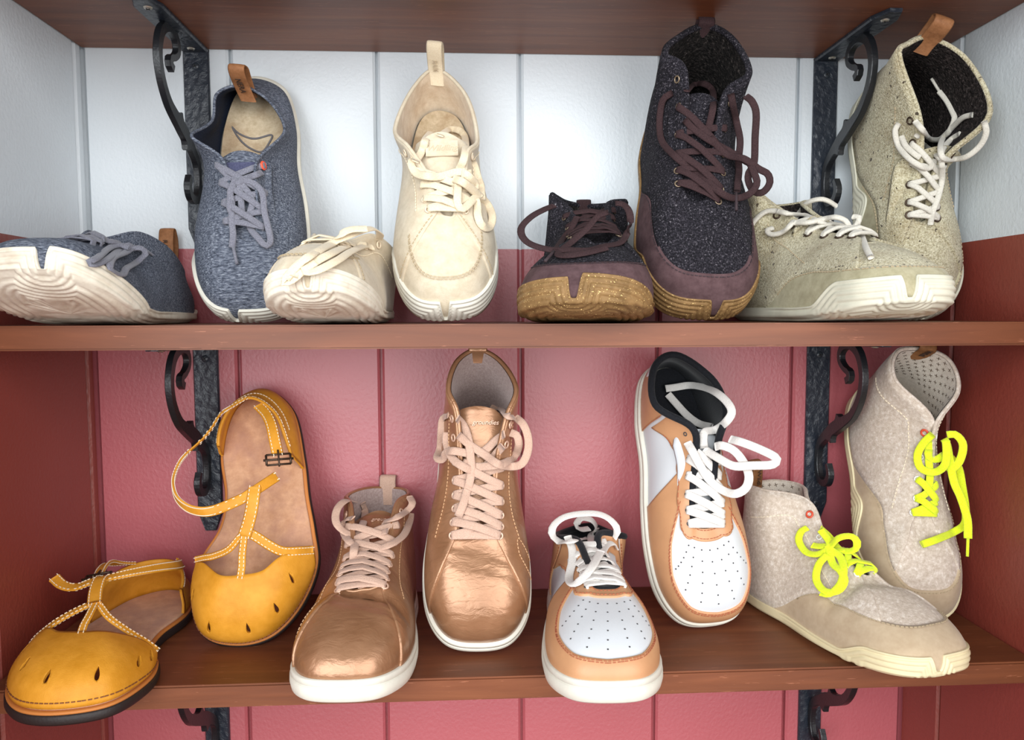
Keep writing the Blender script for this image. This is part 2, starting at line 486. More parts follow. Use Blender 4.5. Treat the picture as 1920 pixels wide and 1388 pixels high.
# ---------------------------------------------------------------- scroll brackets
SCROLL = [(-62, -37), (-67, -34), (-66, -29), (-58, -26), (-50, -20), (-49, -12), (-56, -5.5), (-70, -4.5), (-84, -13), (-91, -31), (-87, -50), (-74, -67), (-56, -77), (-41, -84), (-28, -91), (-12, -103), (-7, -115), (-7.5, -129), (-14, -140), (-27, -140), (-33, -131), (-29, -121)]
SW = [3.6, 3.6, 3.4, 3.0, 3.2, 3.6, 4.0, 4.4, 4.4, 4.2, 4.2, 4.6, 6.0, 7.0, 5.8, 4.4, 3.8, 3.6, 3.8, 4.0, 3.6, 2.6]
def scroll_mesh():
    A = cro(np.hstack([np.array(SCROLL) / 1000, np.array(SW)[:, None] / 1000]), 110)
    P, w = A[:, :2], A[:, 2] * 0.9
    T = nrm(np.gradient(P, axis=0)); Nn = np.stack([-T[:, 1], T[:, 0]], 1)
    s = np.linspace(0, 1, 110)
    # the two small barbs of the leaf in the middle
    wl = w + 0.0055 * np.exp(-((s - 0.575) / 0.012) ** 2); wr = w + 0.0065 * np.exp(-((s - 0.655) / 0.014) ** 2)
    e1 = P + Nn * wl[:, None]; e2 = P - Nn * wr[:, None]
    th = 0.0024
    mb = MB(); G = np.zeros((110, 6, 3))
    for j, (e, x) in enumerate(((e1, -th), (e1 * 0.94 + e2 * 0.06, -th * 1.25), (e2 * 0.94 + e1 * 0.06, -th * 1.25), (e2, -th), (e2, th), (e1, th))):
        G[:, j, 0] = x; G[:, j, 1:] = e
    mb.grid(G, False, True)
    mb.f.append((0, 1, 2, 3, 4, 5)); k = 109 * 6; mb.f.append(tuple(k + q for q in range(6))[::-1])
    return mb
def plate_mesh(w, l, t, tip, flat=False):
    """flat bar lying along -z from 0 to -l with a clipped tip; front face at y=-t"""
    h = w / 2
    out = [(-h, 0), (-h, -l + tip), (-h * 0.45, -l), (h * 0.45, -l), (h, -l + tip), (h, 0)]
    inn = [(x * 0.9, z * 0.995 - 0.0008) for x, z in out]
    n = 6
    v = [(x, 0, z) for x, z in out] + [(x, -t * 0.6, z) for x, z in out] + [(x, -t, z) for x, z in inn]
    f = []
    for r in (0, 1):
        f += [(r * n + i, r * n + (i + 1) % n, (r + 1) * n + (i + 1) % n, (r + 1) * n + i) for i in range(n)]
    f += [tuple(range(n))[::-1], tuple(range(2 * n, 3 * n))]
    if flat: v = [(x, z, y) for x, y, z in v]; f = [q[::-1] for q in f]
    mb = MB(); mb.add(v, f); return mb
def screw(parent, p, n, mat):
    """pan head screw with a cross recess"""
    prof = [(0.0, 0.0013), (0.0018, 0.0012), (0.0031, 0.0007), (0.0036, -0.0003)]
    a = np.arange(14) * 2 * math.pi / 14
    G = np.array([[(r * math.cos(q), r * math.sin(q), z) for q in a] for r, z in prof])
    mb = MB(); mb.grid(G, False, True)
    o = mb.build('screw', mat, parent); o.matrix_local = mat4(frame(n, (0, 1, 0.2)), p)
    c = MB()
    for q in (0.5, 0.5 + math.pi / 2):
        R = np.array([[math.cos(q), -math.sin(q), 0], [math.sin(q), math.cos(q), 0], [0, 0, 1]])
        c.box((0, 0, 0.0011), (0.0040, 0.0008, 0.0007), R)
    c.build('cross_recess', 'slot', o, False)
    return o
def bracket(x, ztop, label, wall_len=0.183):
    e = bpy.data.objects.new('shelf_bracket', None); COL.objects.link(e)
    e.location = (x, -0.0003, ztop - 0.0002); tag(e, label, 'bracket', 'scroll shelf brackets')
    wp = plate_mesh(0.0235, wall_len, 0.0034, 0.018).build('wall_plate', 'iron', e, False)
    plate_mesh(0.0235, 0.125, 0.0034, 0.018, True).build('shelf_plate', 'iron', e, False)
    sc = scroll_mesh().build('scroll', 'iron_s', e, False)
    for z in (-0.016, -wall_len + 0.017): screw(e, (0, -0.0036, z), (0, -1, 0), 'screw_b')
    for y in (-0.014, -0.108): screw(e, (0, y, -0.0036), (0, 0, -1), 'screw')
    return e
BL, BR = -0.2535, 0.3465
bracket(BL, ZU, 'black scroll bracket beside the upright blue knit sneaker under the top shelf')
bracket(BR, ZU, 'black scroll bracket beside the tall oatmeal tweed boot under the top shelf')
bracket(BL, ZM_B, 'black scroll bracket behind the looped strap of the upright mustard sandal')
bracket(BR, ZM_B, 'black scroll bracket beside the tall boot with neon laces')
bracket(BL, ZL_B, 'black scroll bracket cut off at the bottom, under the sandals')
bracket(BR, ZL_B, 'black scroll bracket cut off at the bottom, under the neon-laced boots')
# free lace ends and bows, local millimetres of the unmirrored shoe
FREE = {
 ('blue', False): ((0.28, -0.41, 0.87), [
  ('lace', [(-13,112,59),(-7,104,61),(-1,99,59),(5,95,60)]),
  ('lace', [(22,105,57),(20,97,65),(12,98,60),(5,95,60)]),
  ('lace', [(1,99,60),(6,92,62),(9,97,61)]),
  ('lace', [(5,95,60),(0,90,59),(0,75,59),(0,70,57),(4,67,52),(6,63,49),(10,65,51),(8,71,53),(7,87,59),(6,93,61)]),
  ('lace', [(3,95,61),(0,84,61),(1,77,58),(1,62,54),(2,52,51),(1,42,48)]),
  ('aglet', [(2,42,48),(5,29,45)]),
  ('lace', [(7,93,61),(13,86,57),(16,78,55),(13,68,51),(14,59,48),(21,49,50),(27,43,48),(30,48,47),(28,59,50),(25,72,53),(24,85,58),(17,93,60),(9,95,61)]),
 ]),
 ('blue', True): ((-0.46, -0.71, 0.71), [
  ('lace', [(-24,89,57),(-18,86,59),(-17,71,55),(-30,23,45),(-29,12,41),(-31,17,40),(-31,36,45),(-18,86,55),(-24,89,57)]),
  ('lace', [(-21,98,57),(-28,100,58),(-31,102,54),(-25,99,47),(-35,56,40),(-38,42,35),(-37,32,36),(-36,27,40),(-29,50,47),(-23,84,53),(-23,98,58)]),
  ('lace', [(-18,93,57),(-21,97,60),(-23,105,58)]),
  ('lace', [(-19,94,58),(-16,85,61),(-14,79,61),(-12,76,62)]),
  ('lace', [(-25,129,56),(-24,116,58),(-22,105,58)]),
 ]),
 ('cream', False): ((0.03, -0.54, 0.84), [
  ('lace', [(-19,110,68),(-21,109,64),(-17,99,64),(-8,90,70),(2,93,66),(17,98,65),(25,93,64),(30,93,53),(25,85,60),(32,87,49),(39,90,34),(42,76,36),(40,66,36),(36,57,45),(32,57,50),(30,63,53),(30,74,52),(29,79,55)]),
  ('lace', [(28,114,60),(30,112,54),(32,104,50),(34,102,44),(34,95,45),(34,86,44)]),
  ('lace', [(-17,106,70),(-12,123,64),(-9,132,67),(-8,197,12)]),
  ('lace', [(3,133,70),(9,197,14),(18,194,16),(23,186,16),(23,123,65),(21,103,73),(17,101,64)]),
  ('lace', [(12,92,64),(19,83,70),(27,84,59),(33,86,47)]),
  ('lace', [(16,88,64),(15,74,66),(15,66,63),(19,64,61),(27,77,56),(34,93,45)]),
 ]),
 ('cream', True): ((-0.26, -0.78, 0.71), [
  ('lace', [(-26,121,67),(-30,103,70),(-28,86,72),(-23,70,69),(-13,57,63),(-2,52,57),(-2,3,46),(6,-2,39),(13,-5,30),(14,-4,27),(8,-4,30),(2,-2,36),(-7,4,43),(-13,19,49),(-11,67,57)]),
  ('lace', [(-23,112,60),(-18,100,60),(-20,40,51),(-18,9,43),(-9,-4,36),(-1,-3,34),(1,-3,36),(-5,0,41)]),
  ('lace', [(-28,60,69),(-17,56,68),(-10,53,64),(-4,59,59),(-4,17,50),(4,1,40),(8,-5,31)]),
 ]),
 ('dark', False): ((-0.28, -0.54, 0.79), [
  ('lace', [(-27,164,89),(-33,163,83),(-34,158,74),(-34,145,67),(-33,128,68),(-27,105,76),(-16,97,73),(-5,89,71),(5,75,72),(14,72,69),(25,77,63),(32,76,70),(37,83,74),(35,91,77),(32,99,79),(29,103,78),(21,117,73),(1,119,82),(-12,129,84),(-20,133,89)]),
  ('lace', [(24,140,110),(27,132,112),(31,125,107),(33,113,94),(35,99,80),(32,94,74),(33,89,69),(38,83,65),(44,81,67),(48,85,73),(46,91,77),(39,95,78),(27,102,81),(16,112,75),(1,121,83)]),
  ('lace', [(-19,154,100),(5,215,57),(12,209,64),(19,202,63),(5,150,90),(2,136,85),(-2,123,82)]),
  ('lace', [(17,154,100),(21,150,92),(29,149,76),(30,130,74),(29,115,67),(31,110,60),(27,95,63),(24,82,65)]),
  ('aglet', [(23,81,65),(21,63,64)]),
 ]),
 ('dark', True): ((0.02, -0.8, 0.71), [
  ('lace', [(26,74,90),(33,65,86),(42,57,80),(49,51,72),(49,46,65),(44,42,59),(35,38,55),(24,39,53),(15,36,53),(1,31,52),(-11,44,56),(-24,62,60),(-30,75,68),(-32,67,76),(-31,67,84),(-27,73,90),(-21,73,91)]),
  ('lace', [(8,129,88),(12,118,79),(19,115,69),(24,38,53)]),
  ('aglet', [(25,37,52),(31,24,44)]),
  ('lace', [(-15,54,82),(-7,55,79),(1,56,70),(12,50,60),(22,33,50),(15,23,48),(1,25,50),(-13,35,54)]),
 ]),
 ('tweed', False): ((-0.5, -0.29, 0.81), [
  ('lace', [(-35,144,84),(-37,139,80),(-34,127,77),(-32,112,84),(-25,103,87),(-15,103,83),(-10,107,83),(-9,111,84)]),
  ('lace', [(-32,134,80),(-31,124,82),(-27,114,86),(-23,111,86)]),
  ('lace', [(-31,136,99),(-25,127,99),(20,159,40),(19,150,53),(17,147,65),(16,147,79),(14,145,94),(15,141,104)]),
  ('lace', [(12,125,119),(16,118,114),(16,112,105),(11,108,95),(8,112,84),(-10,105,96),(-9,116,93),(16,145,63),(16,146,72),(16,152,81),(16,160,80),(14,172,78),(11,183,75)]),
  ('aglet', [(11,183,75),(5,195,76)]),
  ('lace', [(14,134,87),(13,135,76),(-7,114,91),(-8,102,90),(-7,102,89),(-1,95,77),(-6,80,76),(-10,69,73),(-9,61,66)]),
  ('lace', [(-28,126,94),(21,157,31),(-9,112,88),(-11,104,95)]),
 ]),
 ('tweed', True): ((0.69, -0.58, 0.71), [
  ('lace', [(21,147,94),(26,154,95),(31,158,92),(36,162,85),(37,168,76)]),
  ('lace', [(23,151,80),(29,151,78),(28,146,74),(24,136,75),(19,130,82),(-26,185,98),(-21,167,105),(-26,155,107),(-33,152,105),(-41,152,101)]),
  ('lace', [(21,148,94),(16,138,91),(-14,159,93),(7,115,83),(-11,114,78),(-16,102,75),(-20,99,79),(-21,98,84),(-19,103,85)]),
  ('lace', [(18,127,82),(14,114,81),(1,113,84),(-1,101,84),(-8,98,81),(-11,97,76)]),
  ('lace', [(-8,84,76),(-15,87,68),(17,43,54),(26,27,46)]),
 ]),
 ('gold', False): ((-0.01, -0.26, 0.97), [
  ('lace', [(-25,165,93),(-30,170,77),(-31,161,71),(-32,153,57),(-34,140,64),(-29,136,69),(-26,137,79),(-20,133,89),(-8,132,87)]),
  ('lace', [(31,164,92),(37,155,96),(41,145,93),(41,134,89),(36,124,85),(27,124,80),(16,120,92),(6,130,88),(-7,138,91),(-16,142,99)]),
  ('lace', [(27,150,90),(32,147,91),(34,141,85),(31,138,72),(22,124,86),(13,120,89),(-1,122,83),(-12,124,86)]),
  ('lace', [(-17,154,106),(-12,154,94),(-8,143,92),(-6,130,88),(-5,118,83),(-7,107,78),(-8,105,75),(-11,93,75),(-15,83,72)]),
  ('lace', [(13,212,32),(21,202,44),(23,154,112),(30,160,97)]),
  ('lace', [(21,142,102),(15,144,88),(6,135,87),(-1,132,86)]),
  ('lace', [(-26,155,81),(-26,146,78),(-21,130,83),(-12,120,87),(-1,119,81),(7,123,83),(14,132,84),(20,134,96)]),
 ]),
 ('gold', True): ((-0.18, -0.7, 1.16), [
  ('lace', [(26,189,100),(27,158,109),(31,144,107),(32,135,101),(29,128,95),(22,129,88),(11,132,84),(-2,131,85),(-14,127,90)]),
  ('lace', [(18,139,98),(24,144,96),(27,147,91),(25,135,86),(16,115,84),(9,121,78)]),
  ('lace', [(-27,175,108),(-31,164,104),(-26,161,98),(-20,141,98),(-7,150,91)]),
  ('lace', [(-28,175,92),(-28,165,87),(-26,137,83),(-17,116,81),(-5,117,78),(3,121,80),(6,130,83),(9,142,86)]),
  ('lace', [(20,201,96),(18,200,86),(11,146,90),(13,132,84),(11,105,80),(11,103,71),(5,89,65),(-1,73,60)]),
 ]),
 ('wt', False): ((-0.37, -0.01, 0.93), [
  ('lace', [(-16,144,73),(-15,133,79),(-9,123,74),(-2,111,71),(7,102,71),(13,96,81),(21,99,86),(24,107,90),(22,117,92),(15,129,93),(6,135,91),(3,136,84)]),
  ('lace', [(14,140,91),(18,135,100),(29,128,104),(40,120,107),(42,116,108),(38,113,105),(24,115,98),(12,117,92),(4,126,84),(-2,137,73)]),
  ('lace', [(-3,138,75),(-2,145,74),(1,152,74),(14,155,68),(17,157,85),(22,164,88),(22,174,84),(19,187,73),(19,201,48),(15,210,28),(2,210,24),(-6,210,22)]),
  ('lace', [(-4,205,20),(2,195,21),(10,182,23),(19,173,25),(23,165,41)]),
 ]),
 ('wt', True): ((0.11, -0.7, 1.17), [
  ('lace', [(-26,162,74),(-28,159,83),(-21,159,92),(-10,158,97),(6,158,97),(20,157,94),(29,155,87),(30,152,80),(23,153,73),(13,132,81),(-7,218,56),(-6,143,72)]),
  ('lace', [(-4,138,71),(-11,219,59),(-16,215,67),(-11,210,77),(-1,210,79),(4,207,74),(0,211,68),(-9,217,67)]),
  ('lace', [(17,147,80),(14,135,73),(15,120,66),(19,103,59),(18,84,60),(11,82,64),(1,93,71),(-9,120,75)]),
  ('lace', [(-9,119,73),(-17,146,72),(-24,156,71),(-28,162,65)]),
 ]),
 ('neon', False): ((-0.49, -0.07, 0.87), [
  ('lace', [(-6,141,103),(-10,136,94),(-12,128,85),(-9,118,81),(1,114,82),(5,117,92),(7,127,96),(7,137,99)]),
  ('lace', [(-4,132,90),(-3,127,86),(5,125,83),(8,127,90)]),
  ('lace', [(13,144,93),(19,143,96),(23,134,96),(20,121,90),(13,114,83)]),
  ('lace', [(11,141,91),(13,136,90),(14,122,87),(16,105,83),(20,92,81),(23,75,78),(23,60,73)]),
  ('aglet', [(23,60,73),(22,46,68)]),
  ('lace', [(25,130,73),(28,125,73),(30,119,73),(31,105,70),(32,88,66),(31,75,62),(27,70,51),(2,61,61),(-11,57,61)]),
 ]),
 ('neon', True): ((0.73, -0.45, 1.1), [
  ('lace', [(8,138,85),(14,139,82),(19,136,75),(22,124,69),(20,113,70),(14,108,75),(9,111,80),(8,122,87)]),
  ('lace', [(6,124,88),(0,121,81),(3,105,74),(0,93,77),(-2,92,84),(1,96,88),(9,101,86),(11,108,77)]),
  ('lace', [(12,109,77),(19,97,67),(21,86,64),(24,79,58),(31,79,51),(36,88,49),(33,100,54),(26,105,64),(18,104,72)]),
  ('lace', [(13,105,75),(12,96,72),(19,85,65),(27,80,56),(35,83,48),(36,91,46)]),
  ('lace', [(15,124,74),(14,117,75),(12,110,77)]),
 ]),
}
def free_laces(s, mb, key, flat, w, th, amat='aglet'):
    up, paths = FREE[(key, flat)]
    for kind, p in paths:
        if kind == 'aglet': s.aglet(p[0], p[1], amat)
        else: s.lace_free(mb, p, w, th, up)
# ---------------------------------------------------------------- shoe construction kit
# local frame of every shoe: toe tip at y=0, heel at y=L, x to the wearer-facing viewer's right, z up from the sole
OUT_Y = [0, .022, .12, .27, .43, .60, .78, .945, 1.0]
OUT_X = [0, .58, .92, 1.0, .93, .79, .74, .50, 0]
def foot_outline(L, wl, wr, toe_dx=0.0, heel_dx=0.0, waist=1.0):
    P = []
    for i in range(16):
        k = i if i <= 8 else 16 - i
        w = wr if i <= 8 else -wl
        x = OUT_X[k] * w * (waist if k in (4, 5, 6) else 1.0)
        y = OUT_Y[k]
        x += toe_dx * max(0, 1 - y / 0.3) + heel_dx * max(0, (y - .4) / .6)
        P.append((x, y * L))
    return np.array(P)
#          out   ku    b    kc
SOFT = [(.005, .42, .55, .16), (.005, .42, .55, .16), (.005, .46, .50, .14), (.004, .52, .42, .16), (.004, .52, .30, .28), (.003, .46, .25, .34), (.003, .42, .16, .40), (.004, .42, .10, .40), (.004, .42, .05, .40)]
RIBS = [(.004, .72, .46, .10), (.004, .72, .46, .10), (.004, .66, .42, .08), (.004, .60, .38, .12), (.004, .52, .30, .28),
        (.003, .46, .25, .34), (.003, .42, .16, .40), (.004, .42, .10, .40), (.004, .42, .05, .40)]

class Shoe:
    def __init__(s, name, label, group, mtx, L, outline, top, zs, ribs=None, warp=None, wrinkle=0.0009, seed=1, mirror=False, creases=()):
        s.L, s.zs, s.warpf, s.wr = L, zs, warp, wrinkle
        s.o2 = np.array(outline, float); s.top = np.array(top, float) / 1000.0
        rb = ribs or RIBS
        s.rb = np.array([rb[i if i <= 8 else 16 - i] for i in range(16)], float)
        s.mirror = mirror
        if mirror:
            ix = [(16 - i) % 16 for i in range(16)]
            s.o2 = s.o2[ix] * (-1, 1); s.top = s.top[ix] * (-1, 1, 1); s.rb = s.rb[ix]
        rs = np.random.RandomState(seed)
        s.nk = rs.normal(size=(7, 3)) * np.array([60, 70, 60]); s.np_ = rs.uniform(0, 6.28, 7); s.na = rs.uniform(0.4, 1, 7)
        s.creases = creases
        e = bpy.data.objects.new(name, None); COL.objects.link(e); e.empty_display_size = 0.02
        e.matrix_world = mtx; s.e = e
        tag(e, label, 'shoe', group)
        s.rows = np.hstack([s.o2, s.top, s.rb])
    def mx(s, p):
        """mirror a local point/array given for the unmirrored shoe"""
        p = np.array(p, float)
        if s.mirror: p[..., 0] *= -1
        return p
    def mt(s, t):
        return (16 - np.asarray(t, float)) if s.mirror else np.asarray(t, float)
    def w(s, p):
        return s.warpf(p, s) if s.warpf else p
    def out_dir(s, t):
        e = 0.05
        d = nrm(crp(s.o2, t + e) - crp(s.o2, t - e))
        return np.stack([d[..., 1], -d[..., 0]], -1)
    def raw(s, t, u):
        t = np.asarray(t, float); u = np.asarray(u, float)
        t, u = np.broadcast_arrays(t, u)
        r = crp(s.rows, t)
        z = np.full(t.shape, s.zs)
        P0 = np.stack([r[..., 0], r[..., 1], z], -1); P3 = r[..., 2:5]
        od = s.out_dir(t); dz = P3[..., 2] - s.zs
        P1 = P0.copy(); P1[..., :2] += od * r[..., 5:6]; P1[..., 2] += r[..., 6] * dz
        P2 = P3.copy(); P2[..., :2] += r[..., 7:8] * (P0 - P3)[..., :2]; P2[..., 2] -= r[..., 8] * dz
        k = u[..., None]
        p = (1 - k) ** 3 * P0 + 3 * k * (1 - k) ** 2 * P1 + 3 * k * k * (1 - k) * P2 + k ** 3 * P3
        if s.wr:
            ph = np.sin(p @ s.nk.T + s.np_) @ s.na / 3.0
            amp = s.wr * np.clip(u * 3, 0, 1) * ph
            c = np.array([0, 0.4 * s.L, 0.02])
            p = p + nrm(p - c) * amp[..., None]
        for (cy, cw, ca, cx) in s.creases:      # soft folds across the vamp
            y = p[..., 1] + 0.25 * (p[..., 0] - cx)
            q = ca * np.exp(-((y - cy) / cw) ** 2) * np.clip((u - .2) * 2.5, 0, 1)
            p = p - np.stack([0 * q, 0 * q, q], -1)
        return s.w(p)
    def S(s, t, u, off=0.0, normal=False):
        p = s.raw(t, u)
        if not np.any(off) and not normal: return p
        e = 1e-3
        t = np.asarray(t, float); u = np.asarray(u, float)
        u1 = np.clip(u + e, 0, 1); u0 = np.clip(u - e, 0, 1)
        n = nrm(np.cross(s.raw(t + e * 10, u) - s.raw(t - e * 10, u), s.raw(t, u1) - s.raw(t, u0)))
        q = p + n * np.asarray(off)[..., None] if np.any(off) else p
        return (q, n) if normal else q
    def uin(s, t, d):
        """u at distance d below the top edge along the rib t"""
        us = np.linspace(1, 0, 60); P = s.raw(np.full(60, float(t)), us)
        c = np.concatenate([[0], np.cumsum(np.linalg.norm(np.diff(P, axis=0), axis=1))])
        return float(np.interp(d, c, us))
    # --- parts
    def upper(s, mat, lining, th=0.0022, nt=176, nu=30):
        t = np.arange(nt) * 16 / nt; u = np.linspace(0, 1, nu)
        T, U = np.meshgrid(t, u, indexing='ij')
        mb = MB(); mb.grid(s.S(T, U), True, False)
        o = mb.build('upper', mat, s.e)
        u2 = np.linspace(0.02, 1, nu)
        T, U = np.meshgrid(t, u2, indexing='ij')
        mb = MB(); mb.grid(s.S(T, U, -th)[:, ::-1], True, False)
        mb.build('lining', lining, s.e)
        return o
    def binding(s, mat, r=0.0017, t0=0.0, t1=16.0, name='collar_binding', off=-0.001):
        if t1 - t0 >= 16:
            t = np.arange(128) * 16 / 128
            mb = MB(); tube(mb, s.S(t, np.ones(128), off), r, 128, True)
        else:
            t = s.mt(np.linspace(t0, t1, 90)); mb = MB(); tube(mb, s.S(t, np.ones(90), off), r, 90)
        return mb.build(name, mat, s.e)
    def patch(s, name, mat, t0, t1, lo, hi, off=0.0012, nt=70, nu=14, parent=None, rim=None):
        """raised panel lying on the upper: lo/hi are u values or functions of t"""
        tt = np.linspace(t0, t1, nt)
        f = lambda h: np.array([h(x) if callable(h) else h for x in tt], float)
        a, b = f(lo), f(hi)
        k = np.concatenate([[0], np.linspace(0, 1, nu), [1]])
        T = np.repeat(s.mt(tt)[:, None], nu + 2, 1); U = a[:, None] + (b - a)[:, None] * k[None]
        O = np.full(T.shape, off); O[:, 0] = O[:, -1] = -0.0004
        U = np.clip(U, 0, 1)
        G = s.S(T, U, O)
        e0 = s.S(T[:1], U[:1], np.full((1, nu + 2), -0.0004)); e1 = s.S(T[-1:], U[-1:], np.full((1, nu + 2), -0.0004))
        G = np.concatenate([e0, G, e1], 0)
        if s.mirror: G = G[::-1]
        mb = MB(); mb.grid(G)
        return mb.build(name, mat, parent or s.e)
    def solid_patch(s, t0, t1, lo, hi, o1, o0, nt=60, nu=20):
        tt = np.linspace(t0, t1, nt)
        f = lambda h: np.array([h(x) if callable(h) else h for x in tt], float)
        a, b = f(lo), f(hi); k = np.linspace(0, 1, nu)
        T = np.repeat(s.mt(tt)[:, None], nu, 1); U = a[:, None] + (b - a)[:, None] * k[None]
        G = np.concatenate([s.S(T, U, np.full(T.shape, o1)), s.S(T, U, np.full(T.shape, o0))[:, ::-1]], 1)
        if s.mirror: G = G[::-1]
        mb = MB(); mb.grid(G, False, True); n = 2 * nu
        mb.f.append(tuple(range(n))[::-1]); mb.f.append(tuple((nt - 1) * n + q for q in range(n)))
        return mb
    def outline_ring(s, t, d, z):
        p = crp(s.o2, t) + s.out_dir(t) * d
        return np.concatenate([p, np.full((len(p), 1), z)], 1)
    def centre(s, t, d=0.0):
        o = crp(s.o2, t)
        y = np.clip(o[:, 1], .22 * s.L, .8 * s.L)
        return np.stack([np.interp(y, [0, s.L], [s.o2[0, 0], s.o2[8, 0]]), y], 1)
    def cup_sole(s, mat, h=0.022, lip=0.004, groove='line'):
        nt = 160; t = np.arange(nt) * 16 / nt
        prof = [(-.006, 0.0), (lip - .0028, 0.0), (lip - .0006, 0.0016), (lip + .0004, 0.006), (lip + .0002, h * .66), (lip - .0003, h * .68), (lip - .0011, h * .70), (lip - .0003, h * .72), (lip - .0004, h - .001), (lip - .0012, h), (-.003, h - .0002)]
        c = s.centre(t)
        rings = [np.concatenate([c + (crp(s.o2, t) - c) * k, np.full((nt, 1), 0.0)], 1) for k in (0.0, .5)]
        rings += [s.outline_ring(t, d, z) for d, z in prof]
        G = np.stack(rings, 1)
        mb = MB(); mb.grid(s.w(G)[:, :], True, False)
        return mb.build('sole', mat, s.e)
    def insole(s, mat, z=None, inset=0.004):
        nt = 96; t = np.arange(nt) * 16 / nt
        z = s.zs + 0.0015 if z is None else z
        c = s.centre(t); o = s.outline_ring(t, -inset, z)
        G = np.stack([np.concatenate([c + (o[:, :2] - c) * k, np.full((nt, 1), z + 0.003 * k ** 4)], 1) for k in (1, .85, .6, .3, 0.0)], 1)
        mb = MB(); mb.grid(s.w(G), True, False)
        return mb.build('insole', mat, s.e)
    def wrap_sole(s, mat, cap, zb=0.0, ridges=0.0011, pitch=0.0046, lip=0.0028, nt=400, fine=True):
        """thin flexible outsole that curls up over the toe; cap(t) = height in u, t in [-8,8], may be cut by a notch"""
        q = np.linspace(-1, 1, nt, endpoint=False)
        t = 8 * (0.38 * q + 0.62 * np.sign(q) * np.abs(q) ** 2.4)      # denser round the toe
        tm = s.mt(t)
        hi = np.array([cap(x) for x in t])
        c = s.centre(tm); o = crp(s.o2, tm)
        rings = []
        for k in np.concatenate([[0.0, .25, .45], np.linspace(.52, .98, 22)]):
            p = c + (o - c) * k
            rings.append(np.concatenate([p, np.full((nt, 1), zb + 0.004 * max(0, k - .8) ** 2 / .04)], 1))
        rings.append(s.outline_ring(tm, lip * .8, zb + s.zs * .30 + .001)); rings.append(s.outline_ring(tm, lip, zb + s.zs * .6 + .0005))
        rings = [s.w(r) for r in rings]
        h2 = np.maximum(hi, 0.0)
        for k in np.linspace(0, 1, 24):
            rings.append(s.S(tm, h2 * k, np.full(nt, lip)))
        edge = rings[-1].copy()
        rings.append(s.S(tm, h2, np.full(nt, -0.0003)))
        G = np.stack(rings, 1)
        if ridges:
            m = (np.abs(t) < 5.2)
            d = np.full(G.shape[:2], 1.0)
            E = edge[m]
            Gm = G[m]
            dd = np.min(np.linalg.norm(Gm[:, :, None, :] - E[None, None], axis=-1), axis=-1)
            d[m] = dd
            # normals of the grid
            gu = np.roll(G, -1, 0) - np.roll(G, 1, 0); gv = np.gradient(G, axis=1)
            n = nrm(np.cross(gu, gv))
            g = (0.5 - 0.5 * np.cos(2 * math.pi * d / pitch)) ** 2.5
            amp = np.clip((0.09 - G[..., 1] * 0 - np.abs(t)[:, None] * 0.017) / 0.02, 0, 1) * (d > 0.0012)
            amp[:, -2:] = 0
            G = G - n * (g * amp * ridges)[..., None] * (1 if not s.mirror else -1)
        if s.mirror: G = G[::-1]
        mb = MB(); mb.grid(G, True, False)
        return mb.build('outsole', mat, s.e)
    def tongue(s, mat, tip, hw=0.017, drop=0.004, arch=0.006, back=None, base_hw=None, nv=18):
        """tip (x,y,z) of the tongue; follows the lacing gap"""
        a0 = s.top[0]; mid = (s.top[4] + s.top[12]) / 2; m2 = (s.top[3] + s.top[13]) / 2
        tip = s.mx(tip)
        P = cro(np.array([a0 + (0, -.012, -.007), a0 + (0, .004, -drop), m2 + (0, 0, -drop), mid + (0, 0, -drop), (mid * .35 + tip * .65) + (0, 0, -drop * .4), tip]), nv)
        wd = np.interp(np.linspace(0, 1, nv), [0, .3, .9, .97, 1], [(base_hw or hw) * 1.0, hw, hw * 1.05, hw * .9, hw * .62])
        us = np.linspace(-1, 1, 13)
        G = np.zeros((nv, 13, 3))
        for j, u in enumerate(us):
            G[:, j] = P; G[:, j, 0] += wd * u; G[:, j, 2] -= arch * u * u
        Gb = G.copy(); Gb[..., 2] -= 0.003
        F = np.concatenate([G, Gb[:, ::-1]], 1)
        mb = MB(); mb.grid(s.w(F), False, True)
        k = (nv - 1) * 26; mb.f.append(tuple(k + q for q in range(26)))
        s.tg = P
        return mb.build('tongue', mat, s.e)
    def stitches(s, lines, mat, pitch=0.0032, dash=0.0021, w=0.0007, off=0.0014, name='stitching', parent=None):
        """lines: list of polylines [(t,u),...] on the upper"""
        mb = MB()
        for ln in lines:
            ln = np.array(ln, float); A = cro(ln, 200)
            off_ = off
            p, n = s.S(s.mt(A[:, 0]), np.clip(A[:, 1], 0, 1), off_, True)
            d = np.concatenate([[0], np.cumsum(np.linalg.norm(np.diff(p, axis=0), axis=1))])
            for x in np.arange(pitch / 2, d[-1], pitch):
                i = min(len(d) - 2, max(1, np.searchsorted(d, x)))
                tg = p[i + 1] - p[i - 1]; tg /= np.linalg.norm(tg) + 1e-9
                z = n[i]; y = np.cross(z, tg)
                mb.box(p[i], (dash, w, 0.0006), np.stack([tg, y, z], 1))
        o = mb.build(name, mat, parent or s.e, False); o['kind'] = 'stuff'
        return o
    def eyelets(s, n, t0=2.35, t1=5.0, d=0.0075, r=0.0026, rr=0.0008, mat='brass', off=0.0016, build=True, left=None):
        """rows of eyelets on both facings; returns right and left lists of (p, n)"""
        R_, L_ = [], []
        for i, t in enumerate(np.linspace(t0, t1, n)):
            tl = 16 - t if left is None else np.interp(i, [0, n - 1], left)
            pair = ((R_, t), (L_, tl)) if not s.mirror else ((L_, 16 - t), (R_, 16 - tl))
            for lst, tt in pair:
                u = s.uin(tt, d)
                p, nn = s.S(np.array([tt]), np.array([u]), np.array([off]), True)
                lst.append((p[0], nn[0]))
                if build: eyelet(s.e, p[0], nn[0], r, rr, mat)
